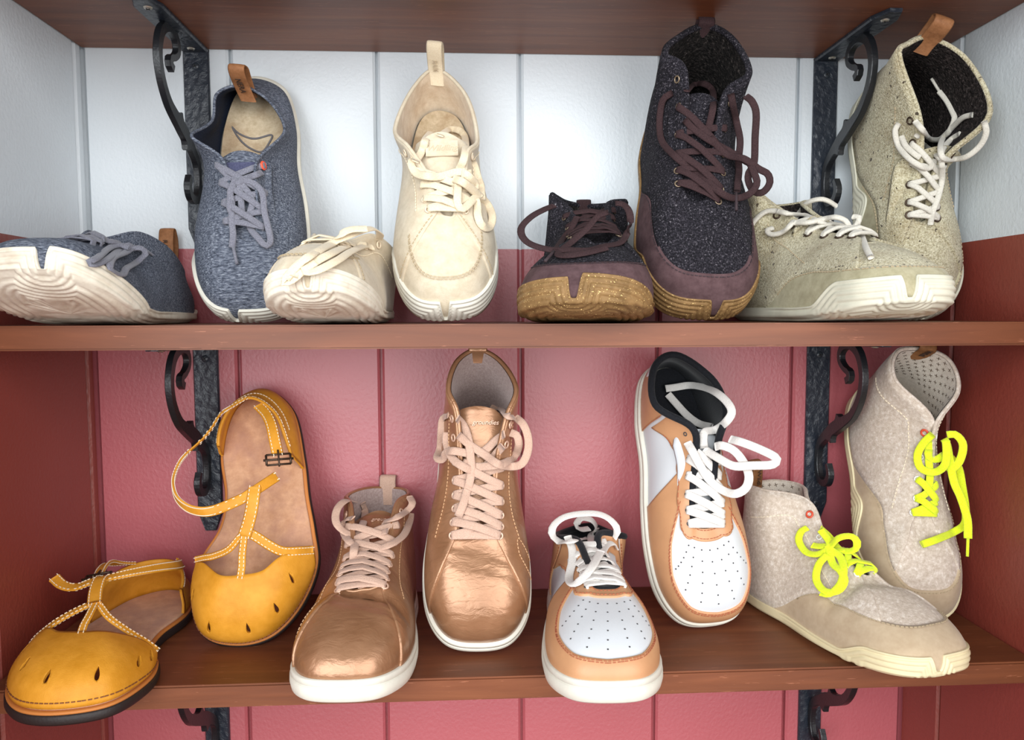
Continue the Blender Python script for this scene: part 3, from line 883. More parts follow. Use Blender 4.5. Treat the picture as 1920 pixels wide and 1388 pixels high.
        s.ER, s.EL = R_, L_
        return R_, L_
    def lace_cross(s, mb, w=0.006, th=0.0016, n=None, h=0.005, bar=True, start=0):
        R_, L_ = s.ER, s.EL
        n = n or len(R_)
        def seg(a, b, hh):
            (p, np_), (q, nq) = a, b
            nn = nrm(np_ + nq)
            pts = [p - np_ * .003, p + np_ * .0012]
            for k in (.2, .4, .6, .8):
                pts.append(p + (q - p) * k + nn * (0.0015 + hh * math.sin(math.pi * k)))
            pts += [q + nq * .0012, q - nq * .003]
            ribbon(mb, pts, [np_, np_, nn, nn, nn, nn, nq, nq], w, th)
        if bar: seg(L_[start], R_[start], h * .5)
        for i in range(start, n - 1):
            seg(L_[i], R_[i + 1], h * .6 + (0.0006 if i % 2 else 0))
            seg(R_[i], L_[i + 1], h + 0.0012)
    def lace_free(s, mb, pts, w=0.006, th=0.0016, up=(0, -0.2, 1), aglet=None):
        """free lace path in unmirrored local mm coordinates"""
        p = s.mx(np.array(pts, float) / 1000.0)
        u = np.array(up, float)
        if u.ndim == 1: u = np.tile(u, (len(p), 1))
        u = s.mx(u)
        ribbon(mb, p, u, w, th)
    def aglet(s, a, b, mat='aglet', r=0.0012):
        p = s.mx(np.array([a, b], float) / 1000); mb = MB(); tube(mb, p, r, 4)
        return mb.build('aglet', mat, s.e)
    def tab(s, mat, h=0.028, w=0.013, th=0.0016, lean=0.0, text=None, tmat='print', tsize=0.005, t=8.0, down=0.016, tpos=0.5, back=0.006):
        """pull loop at the heel"""
        p, n = s.S(np.array([s.mt(t)]), np.array([1.0]), np.array([0.0]), True)
        p, n = p[0], n[0]
        out = np.array([n[0], n[1], 0]); out /= np.linalg.norm(out)
        z = np.array([0, 0, 1.0])
        lv = np.array([0, lean, 0])
        pts = [p - out * .003 - z * down, p - out * .0036, p - out * .0042 + z * h * .55 + lv * .4, p - out * .0025 + z * h * .95 + lv, p + out * (back * .35) + z * h + lv, p + out * back + z * h * .6 + lv * .6, p + out * .0024 + z * .0, p + out * .0018 - z * down]
        up = [-out, -out, -out, -out * .6 + z * .6, z * .8 + out * .6, out, out, out]
        mb = MB(); ribbon(mb, np.array(pts), np.array(up), w, th, 40)
        o = mb.build('heel_tab', mat, s.e)
        if text:
            c = pts[1] * (1 - tpos) + pts[2] * tpos - out * 0.0018
            d = nrm(pts[2] - pts[1]); nn = nrm(-out - d * np.dot(-out, d)); x = np.cross(d, nn)
            # lettering runs along the strap
            R = np.stack([-d, np.cross(nn, -d), nn], 1)
            text_mesh('lettering', text, tsize, tmat, o, mat4(R, c + nn * 0.0002))
        return o

def pose_lean(T, H, psi=0.0):
    T = np.array(T, float); H = np.array(H, float); L = np.linalg.norm(H - T); Y = (H - T) / L
    Z = np.array([math.sin(psi), -math.cos(psi), 0.0]); Z -= Y * (Z @ Y); Z /= np.linalg.norm(Z)
    return mat4(np.stack([np.cross(Y, Z), Y, Z], 1), T), L
def pose_flat(T, deg, pitch=0.0, roll=0.0):
    """toe at T, heel away in direction deg (0 = straight to the back wall, positive = heel to the right)"""
    a = math.radians(deg)
    return Matrix.Translation(T) @ Matrix.Rotation(-a, 4, 'Z') @ Matrix.Rotation(math.radians(pitch), 4, 'X') @ Matrix.Rotation(math.radians(roll), 4, 'Y')
def spring(h, frac=0.45, side=0.0):
    def f(p, s):
        y0 = frac * s.L
        d = np.clip(y0 - p[..., 1], 0, None)
        q = p.copy()
        q[..., 2] = q[..., 2] + h * (d / y0) ** 2
        q[..., 1] = q[..., 1] + 0.25 * h * (d / y0) ** 2
        if side:
            q[..., 2] = q[..., 2] + side * (p[..., 0] / 0.04) ** 2 * np.clip((0.5 * s.L - p[..., 1]) / (0.3 * s.L), 0, 1)
        return q
    return f
TOPS = {
'blue':[(9,49,45),(12,51,45),(16,54,47),(18,67,50),(20,83,55),(20,112,62),(35,154,45),(19,194,35),(-3,204,45),(-26,196,45),(-25,162,50),(-30,127,75),(-9,114,63),(-1,84,56),(1,58,50),(4,52,46)],
'cream':[(6,61,55),(11,61,55),(13,67,56),(16,76,59),(20,92,63),(25,113,70),(34,141,58),(25,205,50),(1,230,55),(-20,213,50),(-35,154,58),(-23,121,70),(-9,98,64),(-3,77,60),(-1,68,57),(2,63,55)],
'dark':[(-10,71,60),(-5,72,60),(0,73,63),(4,91,68),(9,122,78),(15,156,98),(31,166,112),(22,207,112),(1,226,110),(-26,207,108),(-37,184,108),(-22,172,105),(-19,136,85),(-20,107,73),(-21,85,66),(-16,73,61)],
'gold':[(-1,73,62),(7,73,62),(13,76,64),(13,94,68),(15,121,80),(23,154,105),(32,182,108),(19,212,107),(-1,225,105),(-19,210,107),(-26,182,108),(-18,160,105),(-14,126,80),(-12,100,68),(-15,76,64),(-9,73,62)],
'wt':[(-9,75,58),(-1,76,58),(2,80,60),(2,95,64),(4,116,70),(10,142,78),(25,170,72),(21,203,66),(-9,227,67),(-30,217,63),(-38,180,70),(-13,155,80),(-10,135,72),(-16,105,64),(-19,82,60),(-16,77,58)],
'tweed':[(-16,64,62),(-12,64,62),(-8,69,64),(-10,82,70),(-6,104,80),(-1,111,95),(18,132,120),(8,181,120),(-18,206,115),(-38,199,115),(-50,182,118),(-29,141,100),(-21,116,85),(-21,88,72),(-23,72,65),(-20,66,62)],
'neon':[(-7,82,60),(-3,83,60),(1,87,62),(2,100,66),(2,123,80),(-2,148,105),(21,177,110),(20,204,110),(1,217,108),(-24,214,108),(-32,187,108),(-6,152,105),(-2,127,80),(-4,103,66),(-10,87,62),(-9,83,60)],
}
# ---------------------------------------------------------------- the shoes
def sm(a, b, x):
    k = min(1.0, max(0.0, (x - a) / (b - a))); return k * k * (3 - 2 * k)
def cap_fn(h, notch, hw=0.13, ends=(-2.6, 2.6), lobe=None, heel=0.12, base=0.03, pod=None):
    """toe cap height over t, split by a notch, optional lobe (t, height, width) further back"""
    def f(t):
        if pod:     # two rounded pods that taper away from the notch
            d = t - notch; hh, ex = pod[0] if d < 0 else pod[1]
            v = base + (hh - base) * max(0.0, 1 - (abs(d) / ex) ** 2.0) ** .75
        else:
            v = base + (h - base) * sm(ends[0] - .9, ends[0], t) * (1 - sm(ends[1], ends[1] + .9, t))
        if lobe: v = max(v, lobe[1] * math.exp(-((t - lobe[0]) / lobe[2]) ** 2))
        v = max(v, heel * sm(6.3, 7.2, abs(t)))
        d = abs(t - notch)
        return v * sm(hw * .55, hw * 1.9, d) if d < hw * 1.9 else v
    return f

def tops(key, flat, **mod):
    t = [list(r) for r in TOPS[key]]
    if flat:
        for k, v in mod.items():
            i = int(k[1:])
            t[i] = list(v)
    return t
def blue(name, label, mtx, L, mirror, warp, flat):
    s = Shoe(name, label, 'blue knit sneakers', mtx, L, foot_outline(L, .040, .049, .006, -.004), tops('blue', flat, r0=(4,56,52), r1=(9,57,52), r2=(13,62,54), r3=(15,76,58), r4=(17,95,64), r5=(19,122,72), r6=(31,160,60), r7=(21,213,45), r8=(-2,234,50), r9=(-24,210,45), r10=(-29,160,62), r11=(-20,124,72), r12=(-8,97,64), r13=(-4,78,58), r14=(-2,63,54), r15=(0,58,52)), .007, SOFT if flat else None, warp=warp, mirror=mirror, seed=3, wrinkle=.0012)
    s.upper('knit', 'navy'); s.binding('knit', .0013); s.insole('cork')
    s.wrap_sole('rub_w' if not flat else 'rub_dirty', cap_fn(.20, -.35, .09, (-2.2, 2.2), (3.3, .24, .5) if flat else None, pod=((.27, 2.9), (.24, 3.4)) if flat else None))
    tg = s.tongue('knit', (.004, .126, .058), .022)
    if not flat:   # badge on the tongue
        b = MB(); P = s.tg; c = P[14]; R = frame(np.cross((1, 0, 0), P[15] - P[13]))
        b.box(c + R[:, 2] * .0012 + R[:, 0] * .001, (.024, .009, .0012), R); b.build('badge', 'navy_tab', tg, False)
    if not flat:   # printed outline on the footbed
        mb = MB(); z = s.zs + .0020
        tube(mb, np.array([(-.0256, .194, z), (-.018, .184, z), (-.0085, .178, z), (0, .1765, z), (.0128, .180, z), (.0115, .172, z), (.0055, .162, z), (-.004, .1655, z), (-.0125, .173, z), (-.020, .184, z)]), .0009, 60, True)
        mb.build('printed_outline', 'inkline', s.e)
    s.eyelets(4, 2.6, 4.9, .007, .0024, .0007, 'graylace', build=False, left=(13.6, 12.0))
    eyelet(s.e, *(s.ER[3] if not mirror else s.EL[3]), r=.0026, rr=.0012, mat='orange')
    mb = MB(); s.lace_cross(mb, .005, .0016, 4)
    free_laces(s, mb, 'blue', flat, 0.005, 0.0018, 'graylace'); mb.build('shoelace', 'graylace', s.e)
    s.tab('tanlea', .036 if flat else .022, .014, text='RATION' if flat else 'NERA', tsize=.0058 if flat else .0072, tpos=.8 if flat else .5)
    return s
def cream(name, label, mtx, L, mirror, warp, flat):
    s = Shoe(name, label, 'cream canvas sneakers', mtx, L, foot_outline(L, .035 if flat else .0385, .037 if flat else .042, .002), TOPS['cream'], .007, SOFT if flat else None, warp=warp, mirror=mirror, seed=5, wrinkle=.0013)
    s.upper('cream', 'creaml'); s.binding('cream', .0016); s.insole('cork')
    s.wrap_sole('rub_w' if not flat else 'rub_dirty', cap_fn(.20, -.05, .09, (-2.4, 2.4), (3.3, .22, .5) if flat else None, pod=((.22, 3.2), (.20, 3.2)) if flat else None))
    s.patch('quarter_panel', 'cream', 1.75, 14.25, lambda t: .04, 1.0, .0011, 150, 16)
    s.stitches([[(1.9, .1), (1.9, .4), (2.0, .9)], [(14.1, .1), (14.1, .4), (14.0, .9)], [(-2.4, .55), (-1.2, .46), (0, .43), (1.2, .46), (2.4, .55)], [(-2.4, .57), (-1.2, .48), (0, .45), (1.2, .48), (2.4, .57)]], 'threadb')
    s.stitches([[(2.9, .70), (4.0, .72), (5.0, .74), (5.6, .55)], [(13.1, .70), (12, .72), (11, .74), (10.4, .55)]], 'thread', off=.0018)
    tg = s.tongue('cream', (.003, .139, .068), .021)
    s.eyelets(5, 2.5, 5.0, .0075, .0026, .0007, 'creamring', off=.0022)
    mb = MB(); s.lace_cross(mb, .0062, .0016, 4)
    free_laces(s, mb, 'cream', flat, 0.0064, 0.0016, 'creamlace'); mb.build('shoelace', 'creamlace', s.e)
    s.tab('creamlace', .026, .0135, text='RAIK', tmat='emb', tsize=.006)
    if not flat:
        b = MB(); P = s.tg
        c = P[14]; R = frame(np.cross((1, 0, 0), P[15] - P[13]))
        b.box(c + R[:, 2] * .0009, (.026, .014, .0012), R); q = b.build('label', 'cream', tg, False)
        text_mesh('lettering', 'Wildling', .0074, 'emb', q, mat4(R, c + R[:, 2] * .0016), shear=.35)
    return s
def dark(name, label, mtx, L, mirror, warp, flat):
    s = Shoe(name, label, 'charcoal tweed ankle boots', mtx, L, foot_outline(L, .046, .050, .0), TOPS['dark'], .008, SOFT if flat else None, warp=warp, mirror=mirror, seed=8, wrinkle=.0014)
    s.upper('tweedk', 'fleecek', .0034); s.binding('tweedk', .0027, off=-.0015); s.insole('fleecek')
    cf = cap_fn(.19, .35, .09, (-2.3, 2.3), pod=((.25, 2.4), (.21, 3.6)) if flat else None)
    s.wrap_sole('gum', cf)
    rand = lambda t: .40 * sm(-5.2, -3.2, t) * (1 - sm(3.2, 5.2, t)) + .02
    s.patch('toe_rand', 'plumsuede', -5.0, 5.0, 0.0, rand, .0014, 90, 12)
    s.stitches([[(t, rand(t) - .025) for t in np.linspace(-4.4, 4.4, 15)]], 'threadp', off=.0018)
    s.patch('quarter_panel', 'tweedk', 1.9, 14.1, lambda t: max(.03, rand(t if t < 8 else t - 16) - .01), 1.0, .0016, 150, 16)
    s.tongue('tweedk', (-.003, .165, .09), .024)
    s.eyelets(6, 2.3, 5.0, .008, .0026, .0007, 'brass', off=.0026)
    mb = MB(); s.lace_cross(mb, .0058, .0017, 5 if not flat else 6)
    free_laces(s, mb, 'dark', flat, 0.0056, 0.0018, 'threadp'); mb.build('shoelace', 'plumlace', s.e)
    s.tab('plumlace', .006, .014)
    return s
def tweed(name, label, mtx, L, mirror, warp, flat):
    s = Shoe(name, label, 'oatmeal tweed ankle boots', mtx, L, foot_outline(L, .041, .043 if flat else .040, .0, .0 if flat else -.006), TOPS['dark' if flat else 'tweed'], .008, SOFT if flat else None, warp=warp, mirror=mirror, seed=11, wrinkle=.0016)
    s.upper('tweedl', 'fleecel', .0034); s.binding('tweedl', .002, off=-.0012); s.insole('fleecel')
    s.wrap_sole('rub_g', cap_fn(.22, .55 if flat else .4, .12, (-2.3, 2.3), (-4.1, .2, .5)))
    rand = lambda t: .34 * sm(-5.4, -3.4, t) * (1 - sm(3.4, 5.4, t)) + .02
    s.patch('toe_rand', 'olivesuede', -5.2, 5.2, 0.0, rand, .0013, 90, 12)
    s.stitches([[(t, rand(t) - .02) for t in np.linspace(-4.6, 4.6, 15)]], 'threadb', off=.0017)
    s.patch('quarter_panel', 'tweedl', 1.8, 14.2, lambda t: max(.03, rand(t if t < 8 else t - 16) - .01), 1.0, .0016, 150, 16)
    s.stitches([[(3.6, .45), (4.4, .6), (5.0, .66), (5.4, .8)], [(12.4, .45), (11.6, .6), (11, .66), (10.6, .8)]], 'threadb', off=.002)
    s.tongue('tweedl', (.0, .122, .088), .022)
    s.eyelets(6, 2.3, 5.0, .0075, .0028, .0008, 'darkring', off=.0024)
    mb = MB(); s.lace_cross(mb, .0046, .003, 5)
    free_laces(s, mb, 'tweed', flat, 0.0046, 0.0032, 'stonelace'); mb.build('shoelace', 'stonelace', s.e)
    if not flat: s.tab('tanlea', .019, .016, back=.009)
    return s
def gold(name, label, mtx, L, mirror, warp, flat):
    s = Shoe(name, label, 'rose gold high-top sneakers', mtx, L, foot_outline(L, .041, .043, .002), TOPS['gold'], .0145, SOFT if flat else None, warp=warp, mirror=mirror, seed=13, wrinkle=.0008, creases=[(.058, .004, .0022, 0), (.049, .004, .0012, 0), (.066, .005, .002, 0)] if not flat else [(.062, .008, .006, .02), (.052, .005, .002, 0)])
    s.cup_sole('rub_w', .0165, .0035)
    s.upper('gold', 'mauve', .0032); s.binding('gold', .0018, off=-.001); s.insole('mauve')
    s.patch('quarter_panel', 'gold', 1.9, 14.1, .0, 1.0, .0014, 150, 18)
    s.stitches([[(3.0, .5), (3.4, .62), (4.2, .7), (5.0, .74), (5.3, .85)], [(13, .5), (12.6, .62), (11.8, .7), (11, .74), (10.7, .85)], [(2.6, .15), (2.6, .5), (3.0, .52), (3.0, .2)]], 'threadg', .003, .002, .0005, off=.002)
    tg = s.tongue('gold', (.0, .172, .096), .024, drop=.005)
    s.eyelets(8, 2.15, 5.05, .0085, .0027, .0009, 'pinkring', off=.0024)
    mb = MB(); s.lace_cross(mb, .0068, .0017, 6 if not flat else 7, h=.005)
    free_laces(s, mb, 'gold', flat, 0.0068, 0.0017, 'pinklace'); mb.build('shoelace', 'pinklace', s.e)
    P = s.tg; c = P[15]; R = frame(np.cross((1, 0, 0), P[16] - P[14]))
    text_mesh('lettering', 'groundies', .0055, 'pinkring', tg, mat4(R, c + R[:, 2] * .0012 + R[:, 0] * .006), extrude=.0005, shear=.3)
    s.tab('pinklace' if flat else 'gold', .012 if flat else .004, .016)
    return s
def whitetan(name, label, mtx, L, mirror, warp, flat):
    s = Shoe(name, label, 'white and tan low-top sneakers', mtx, L, foot_outline(L, .043, .0385, .0), TOPS['wt'], .0145, SOFT if flat else None, warp=warp, mirror=mirror, seed=17, wrinkle=.0005)
    s.cup_sole('rub_w', .0165, .004)
    s.upper('white', 'black', .003); s.binding('black', .0032, off=-.0005); s.insole('black')
    mg = lambda t: float(np.interp(abs(t), [0, 1, 2, 2.6, 3.0, 3.3, 4.2], [.27, .30, .38, .50, .68, .80, .82]))
    s.patch('toe_guard', 'tan', -4.0, 4.0, 0.0, mg, .0013, 120, 12)
    s.patch('heel_panel', 'tan', 5.7, 10.3, lambda t: .0, lambda t: 1.0, .0013, 70, 14)
    s.patch('heel_patch', 'white', 7.0, 9.2, .74, 1.0, .0022, 40, 8)
    # eyestay runs round the throat with a wavy outer edge
    ed = lambda t: np.interp(abs(t), [0, 1.5, 2.3, 3.0, 4.2, 5.0, 5.6], [.013, .013, .020, .0225, .024, .027, .032]) + (.0012 * math.sin(abs(t) * 8) if abs(t) > 2.4 else 0)
    eyc = {}
    def ey(t):
        k = round(float(t), 3)
        if k not in eyc: eyc[k] = s.uin(float(s.mt(t)), ed(t))
        return eyc[k]
    s.patch('eyestay', 'tan', -5.6, 5.6, ey, 1.0, .0016, 130, 12)
    st = 'threado'
    s.stitches([[(t, mg(t) - .02) for t in np.linspace(-3.2, 3.2, 25)], [(t, mg(t) - .04) for t in np.linspace(-3.2, 3.2, 25)]], st, .003, .002, .0006, .0016)
    s.stitches([[(t, ey(t) + .02) for t in np.linspace(-5.3, 5.3, 31)], [(t, .965) for t in np.linspace(-1.9, 1.9, 13)]], st, .003, .002, .0006, .0019)
    s.stitches([[(5.7, .1), (5.7, .9)], [(10.3, .1), (10.3, .9)]], st, .003, .002, .0006, .0016)
    # punched holes on the toe
    mb = MB()
    for i, t in enumerate(np.linspace(-2.0, 2.0, 7)):
        for j, k in enumerate((.12, .28, .44, .60, .76, .92)):
            tt = t * (1.0 - .03 * j)
            u = (mg(tt) + .035) * (1 - k) + (ey(tt) - .02) * k
            p, n = s.S(np.array([s.mt(tt)]), np.array([u]), np.array([.0003]), True)
            R = frame(n[0]); a = np.arange(8) * math.pi / 4
            mb.add([p[0] + R[:, 0] * .0007 * math.cos(q) + R[:, 1] * .0007 * math.sin(q) for q in a], [tuple(range(8))])
    mb.build('perforations', 'hole', s.e, False)['kind'] = 'stuff'
    s.tongue('white', (-.004, .156, .07), .020)
    s.eyelets(7, 2.2, 4.95, .0085, .0015, .0005, 'hole', off=.002)
    mb = MB(); s.lace_cross(mb, .0070, .0018, 6 if not flat else 7, h=.004)
    free_laces(s, mb, 'wt', flat, 0.0072, 0.0018, 'whitelace'); mb.build('shoelace', 'whitelace', s.e)
    return s
def neon(name, label, mtx, L, mirror, warp, flat):
    s = Shoe(name, label, 'beige wool boots with neon laces', mtx, L, foot_outline(L, .0385, .041, .0), TOPS['neon'], .008, SOFT if flat else None, warp=warp, mirror=mirror, seed=21, wrinkle=.0016, creases=[(.075, .010, .006, 0)] if flat else [(.072, .008, .003, 0)])
    s.upper('wool', 'cross', .003); s.binding('wool', .0016); s.insole('cross')
    s.wrap_sole('cremrub', cap_fn(.15, .5, .12, (-2.3, 2.3), (-4.1, .16, .5)))
    rand = lambda t: .42 * sm(-5.6, -3.4, t) * (1 - sm(3.4, 5.6, t)) + .03
    s.patch('toe_rand', 'beigesuede', -5.4, 5.4, 0.0, rand, .0012, 90, 12)
    s.stitches([[(t, rand(t) - .02) for t in np.linspace(-4.6, 4.6, 15)]], 'threadb', off=.0016)
    s.patch('quarter_panel', 'wool', 1.8, 14.2, lambda t: max(.03, rand(t if t < 8 else t - 16) - .01), 1.0, .0014, 150, 16)
    s.stitches([[(3.4, .55), (4.2, .68), (5.0, .74), (5.4, .82), (6.5, .75)], [(12.6, .55), (11.8, .68), (11, .74), (10.6, .82), (9.5, .75)]], 'thread', off=.0018)
    mb = MB(); R2 = random.Random(4)      # small crosses printed on the lining
    for i, t in enumerate(np.linspace(5.4, 10.6, 17)):
        for j, u in enumerate(np.linspace(.55, .97, 9)):
            p, n = s.S(np.array([t + (.15 if j % 2 else 0)]), np.array([u]), np.array([-.0032]), True)
            R = frame(-n[0]); a = R2.uniform(0, 1.5)
            for q in (a, a + 1.57):
                x = R[:, 0] * math.cos(q) + R[:, 1] * math.sin(q); y = np.cross(R[:, 2], x)
                mb.add([p[0] + x * k * .0019 + y * l * .0003 for k, l in ((-1, -1), (1, -1), (1, 1), (-1, 1))], [(0, 1, 2, 3)])
    mb.build('cross_print', 'crossmark', s.e, False)['kind'] = 'stuff'
    s.eyelets(5, 2.3, 4.8, .008, .0022, .0007, 'whitering', off=.0022)
    mb = MB(); s.lace_cross(mb, .0062, .0017, 3)
    eyelet(s.e, s.EL[4][0] + s.EL[4][1] * .0006, s.EL[4][1], .0027, .0010, 'redring')
    if not flat: s.lace_free(mb, [(-1, 100, 71), (0, 112, 77), (-2, 126, 84), (-6, 138, 96)], .006, .0016, (-.4, -.2, .9))
    free_laces(s, mb, 'neon', flat, 0.0064, 0.0018, 'neon'); mb.build('shoelace', 'neon', s.e)
    s.tab('brownlea', .022 if flat else .007, .015, text='Wildl', tsize=.007, tmat='print')
    return s


def sandal(name, label, mtx, mirror, straps):
    L = .2245
    ol = np.array([(1, 0), (28, 7), (48, 30), (58, 62), (53, 92), (45, 123), (38, 158), (24, 204), (-2, 224), (-27, 206), (-33, 165), (-24, 125), (-25, 95), (-38, 66), (-40, 38), (-27, 8)]) / 1000
    top = [(7, 49, 43), (23, 52, 43), (38, 65, 40), (57, 73, 17), (50, 95, 14), (43, 125, 14), (31, 163, 42), (18, 190, 48), (-4, 203, 48), (-22, 192, 46), (-31, 166, 34), (-24, 128, 14), (-24, 95, 14), (-39, 66, 18), (-29, 61, 30), (-11, 49, 42)]
    rb = [(.001, .62, .5, .1), (.001, .62, .5, .1), (.001, .6, .45, .1), (.001, .5, .4, .2), (.0, .5, .3, .3), (.0, .5, .3, .3), (.001, .5, .1, .4), (.002, .5, .05, .4), (.002, .5, .05, .4)]
    s = Shoe(name, label, 'mustard leather sandals', mtx, L, ol, top, .011, rb, mirror=mirror, wrinkle=.0007, seed=25)
    nt = 140; t = np.arange(nt) * 16 / nt
    def slab(nm, mat, prof):
        c = s.centre(t)
        z0, z1 = prof[0][1], prof[-1][1]
        rings = [np.concatenate([c + (crp(s.o2, t) - c) * k, np.full((nt, 1), z0)], 1) for k in (0.0, .5)] + [s.outline_ring(t, d, z) for d, z in prof] + [np.concatenate([c + (crp(s.o2, t) - c) * k, np.full((nt, 1), z1)], 1) for k in (.8, .5, 0.0)]
        mb = MB(); mb.grid(np.stack(rings, 1), True, False)
        return mb.build(nm, mat, s.e)
    slab('outsole', 'blackrub', [(-.003, 0), (.0026, .0002), (.0036, .002), (.0034, .006), (.0026, .0072)])
    slab('welt', 'welt', [(-.001, .0072), (.0024, .0073), (.0026, .0084), (.0020, .0092), (.0005, .0094)])
    slab('footbed', 'footbed', [(-.004, .0094), (-.0006, .0095), (-.0004, .0108), (-.0014, .0116)])
    vm = s.solid_patch(-3.0, 3.0, 0.0, 1.0, .0012, -.0010, 90, 26).build('vamp', 'yellow', s.e)
    # six teardrop cut-outs
    cut = MB()
    for tt, u, a in ((-2.35, .50, -.75), (-1.75, .40, -.5), (-.72, .36, -.22), (.42, .38, .18), (1.35, .46, .6), (2.05, .62, 1.1)):
        p, n = s.S(np.array([s.mt(tt)]), np.array([u]), np.array([0.0]), True)
        dy = np.array([(-a if not s.mirror else a), 1.0, 0.25]); dy = nrm(dy - n[0] * (dy @ n[0])); dx = np.cross(dy, n[0])
        q = np.linspace(0, 2 * math.pi, 20, endpoint=False)
        prof = [(.0021 * math.sin(x) * math.sin(x / 2) ** 1.2, .0050 * math.cos(x)) for x in q]
        v = [p[0] + dx * x + dy * y + n[0] * h for h in (-.005, .006) for x, y in prof]
        m_ = 20
        f = [(i, (i + 1) % m_, m_ + (i + 1) % m_, m_ + i) for i in range(m_)] + [tuple(range(m_))[::-1], tuple(range(m_, 2 * m_))]
        cut.add(v, f)
    co = cut.build('cutter', 'yellow', None, False)
    for ob in (vm, co):
        bm = bmesh.new(); bm.from_mesh(ob.data); bmesh.ops.recalc_face_normals(bm, faces=bm.faces); bm.to_mesh(ob.data); bm.free()
    vm.parent = None
    md = vm.modifiers.new('b', 'BOOLEAN'); md.object = co; md.operation = 'DIFFERENCE'; md.solver = 'EXACT'
    me = bpy.data.meshes.new_from_object(vm.evaluated_get(bpy.context.evaluated_depsgraph_get()))
    vm.modifiers.clear(); vm.data = me; vm.parent = s.e
    bpy.data.objects.remove(co)
    s.stitches([[(x, .07) for x in np.linspace(-2.9, 2.9, 15)]], 'threadd', .0034, .0024, .0007, .0016)
    ct = s.solid_patch(5.75, 10.1, lambda x: 0.0, 1.0, .0012, -.0012, 60, 14).build('heel_counter', 'yellow', s.e)
    s.stitches([[(x, .94) for x in np.linspace(5.9, 10.0, 13)], [(x, .62) for x in np.linspace(6.4, 9.0, 9)]], 'thread', .003, .0021, .0006, .0016)
    for nm, pts, up, w in straps:
        p = s.mx(np.array(pts, float) / 1000); u = s.mx(np.array(up, float))
        if u.ndim == 1: u = np.tile(u, (len(p), 1))
        mb = MB(); ribbon(mb, p, u, w, .0018)
        o = mb.build(nm, 'yellow', s.e)
        sb = MB(); n = max(12, int(np.linalg.norm(np.diff(p, axis=0), axis=1).sum() / .003))
        A = cro(np.hstack([p, u]), n); T = nrm(np.gradient(A[:, :3], axis=0)); Sd = nrm(np.cross(T, A[:, 3:])); N = np.cross(Sd, T)
        for sg in (-1, 1):
            for i in range(n):
                for face in (1, -1):
                    sb.box(A[i, :3] + Sd[i] * sg * (w / 2 - .0014) + N[i] * .0011 * face, (.0019, .0006, .0005), np.stack([T[i], Sd[i], N[i]], 1))
        sb.build('stitching', 'thread', o, False)['kind'] = 'stuff'
    return s
def buckle(s, p, R, w=.020, h=.009):
    """open frame with a prong, x across the strap, y along it (unmirrored local mm)"""
    p = s.mx(np.array(p, float) / 1000); R = np.array(R, float)
    if s.mirror: R[0] *= -1
    X, Y, Z = R[:, 0], R[:, 1], R[:, 2]
    mb = MB()
    c = [p + X * w / 2 * a + Y * h / 2 * b for a, b in ((-1, -1), (1, -1), (1, 1), (-1, 1))]
    for a, b in zip(c, c[1:] + c[:1]): tube(mb, np.array([a, b]), .0010, 3, seg=6)
    tube(mb, np.array([p + Y * h * .9 + Z * .001, p + Z * .0018, p - Y * h * .75 + Z * .0012]), .0008, 6, seg=6)
    tube(mb, np.array([p - X * w * .62, p + X * w * .62]), .0011, 3, seg=6)
    return mb.build('buckle', 'darkring', s.e)
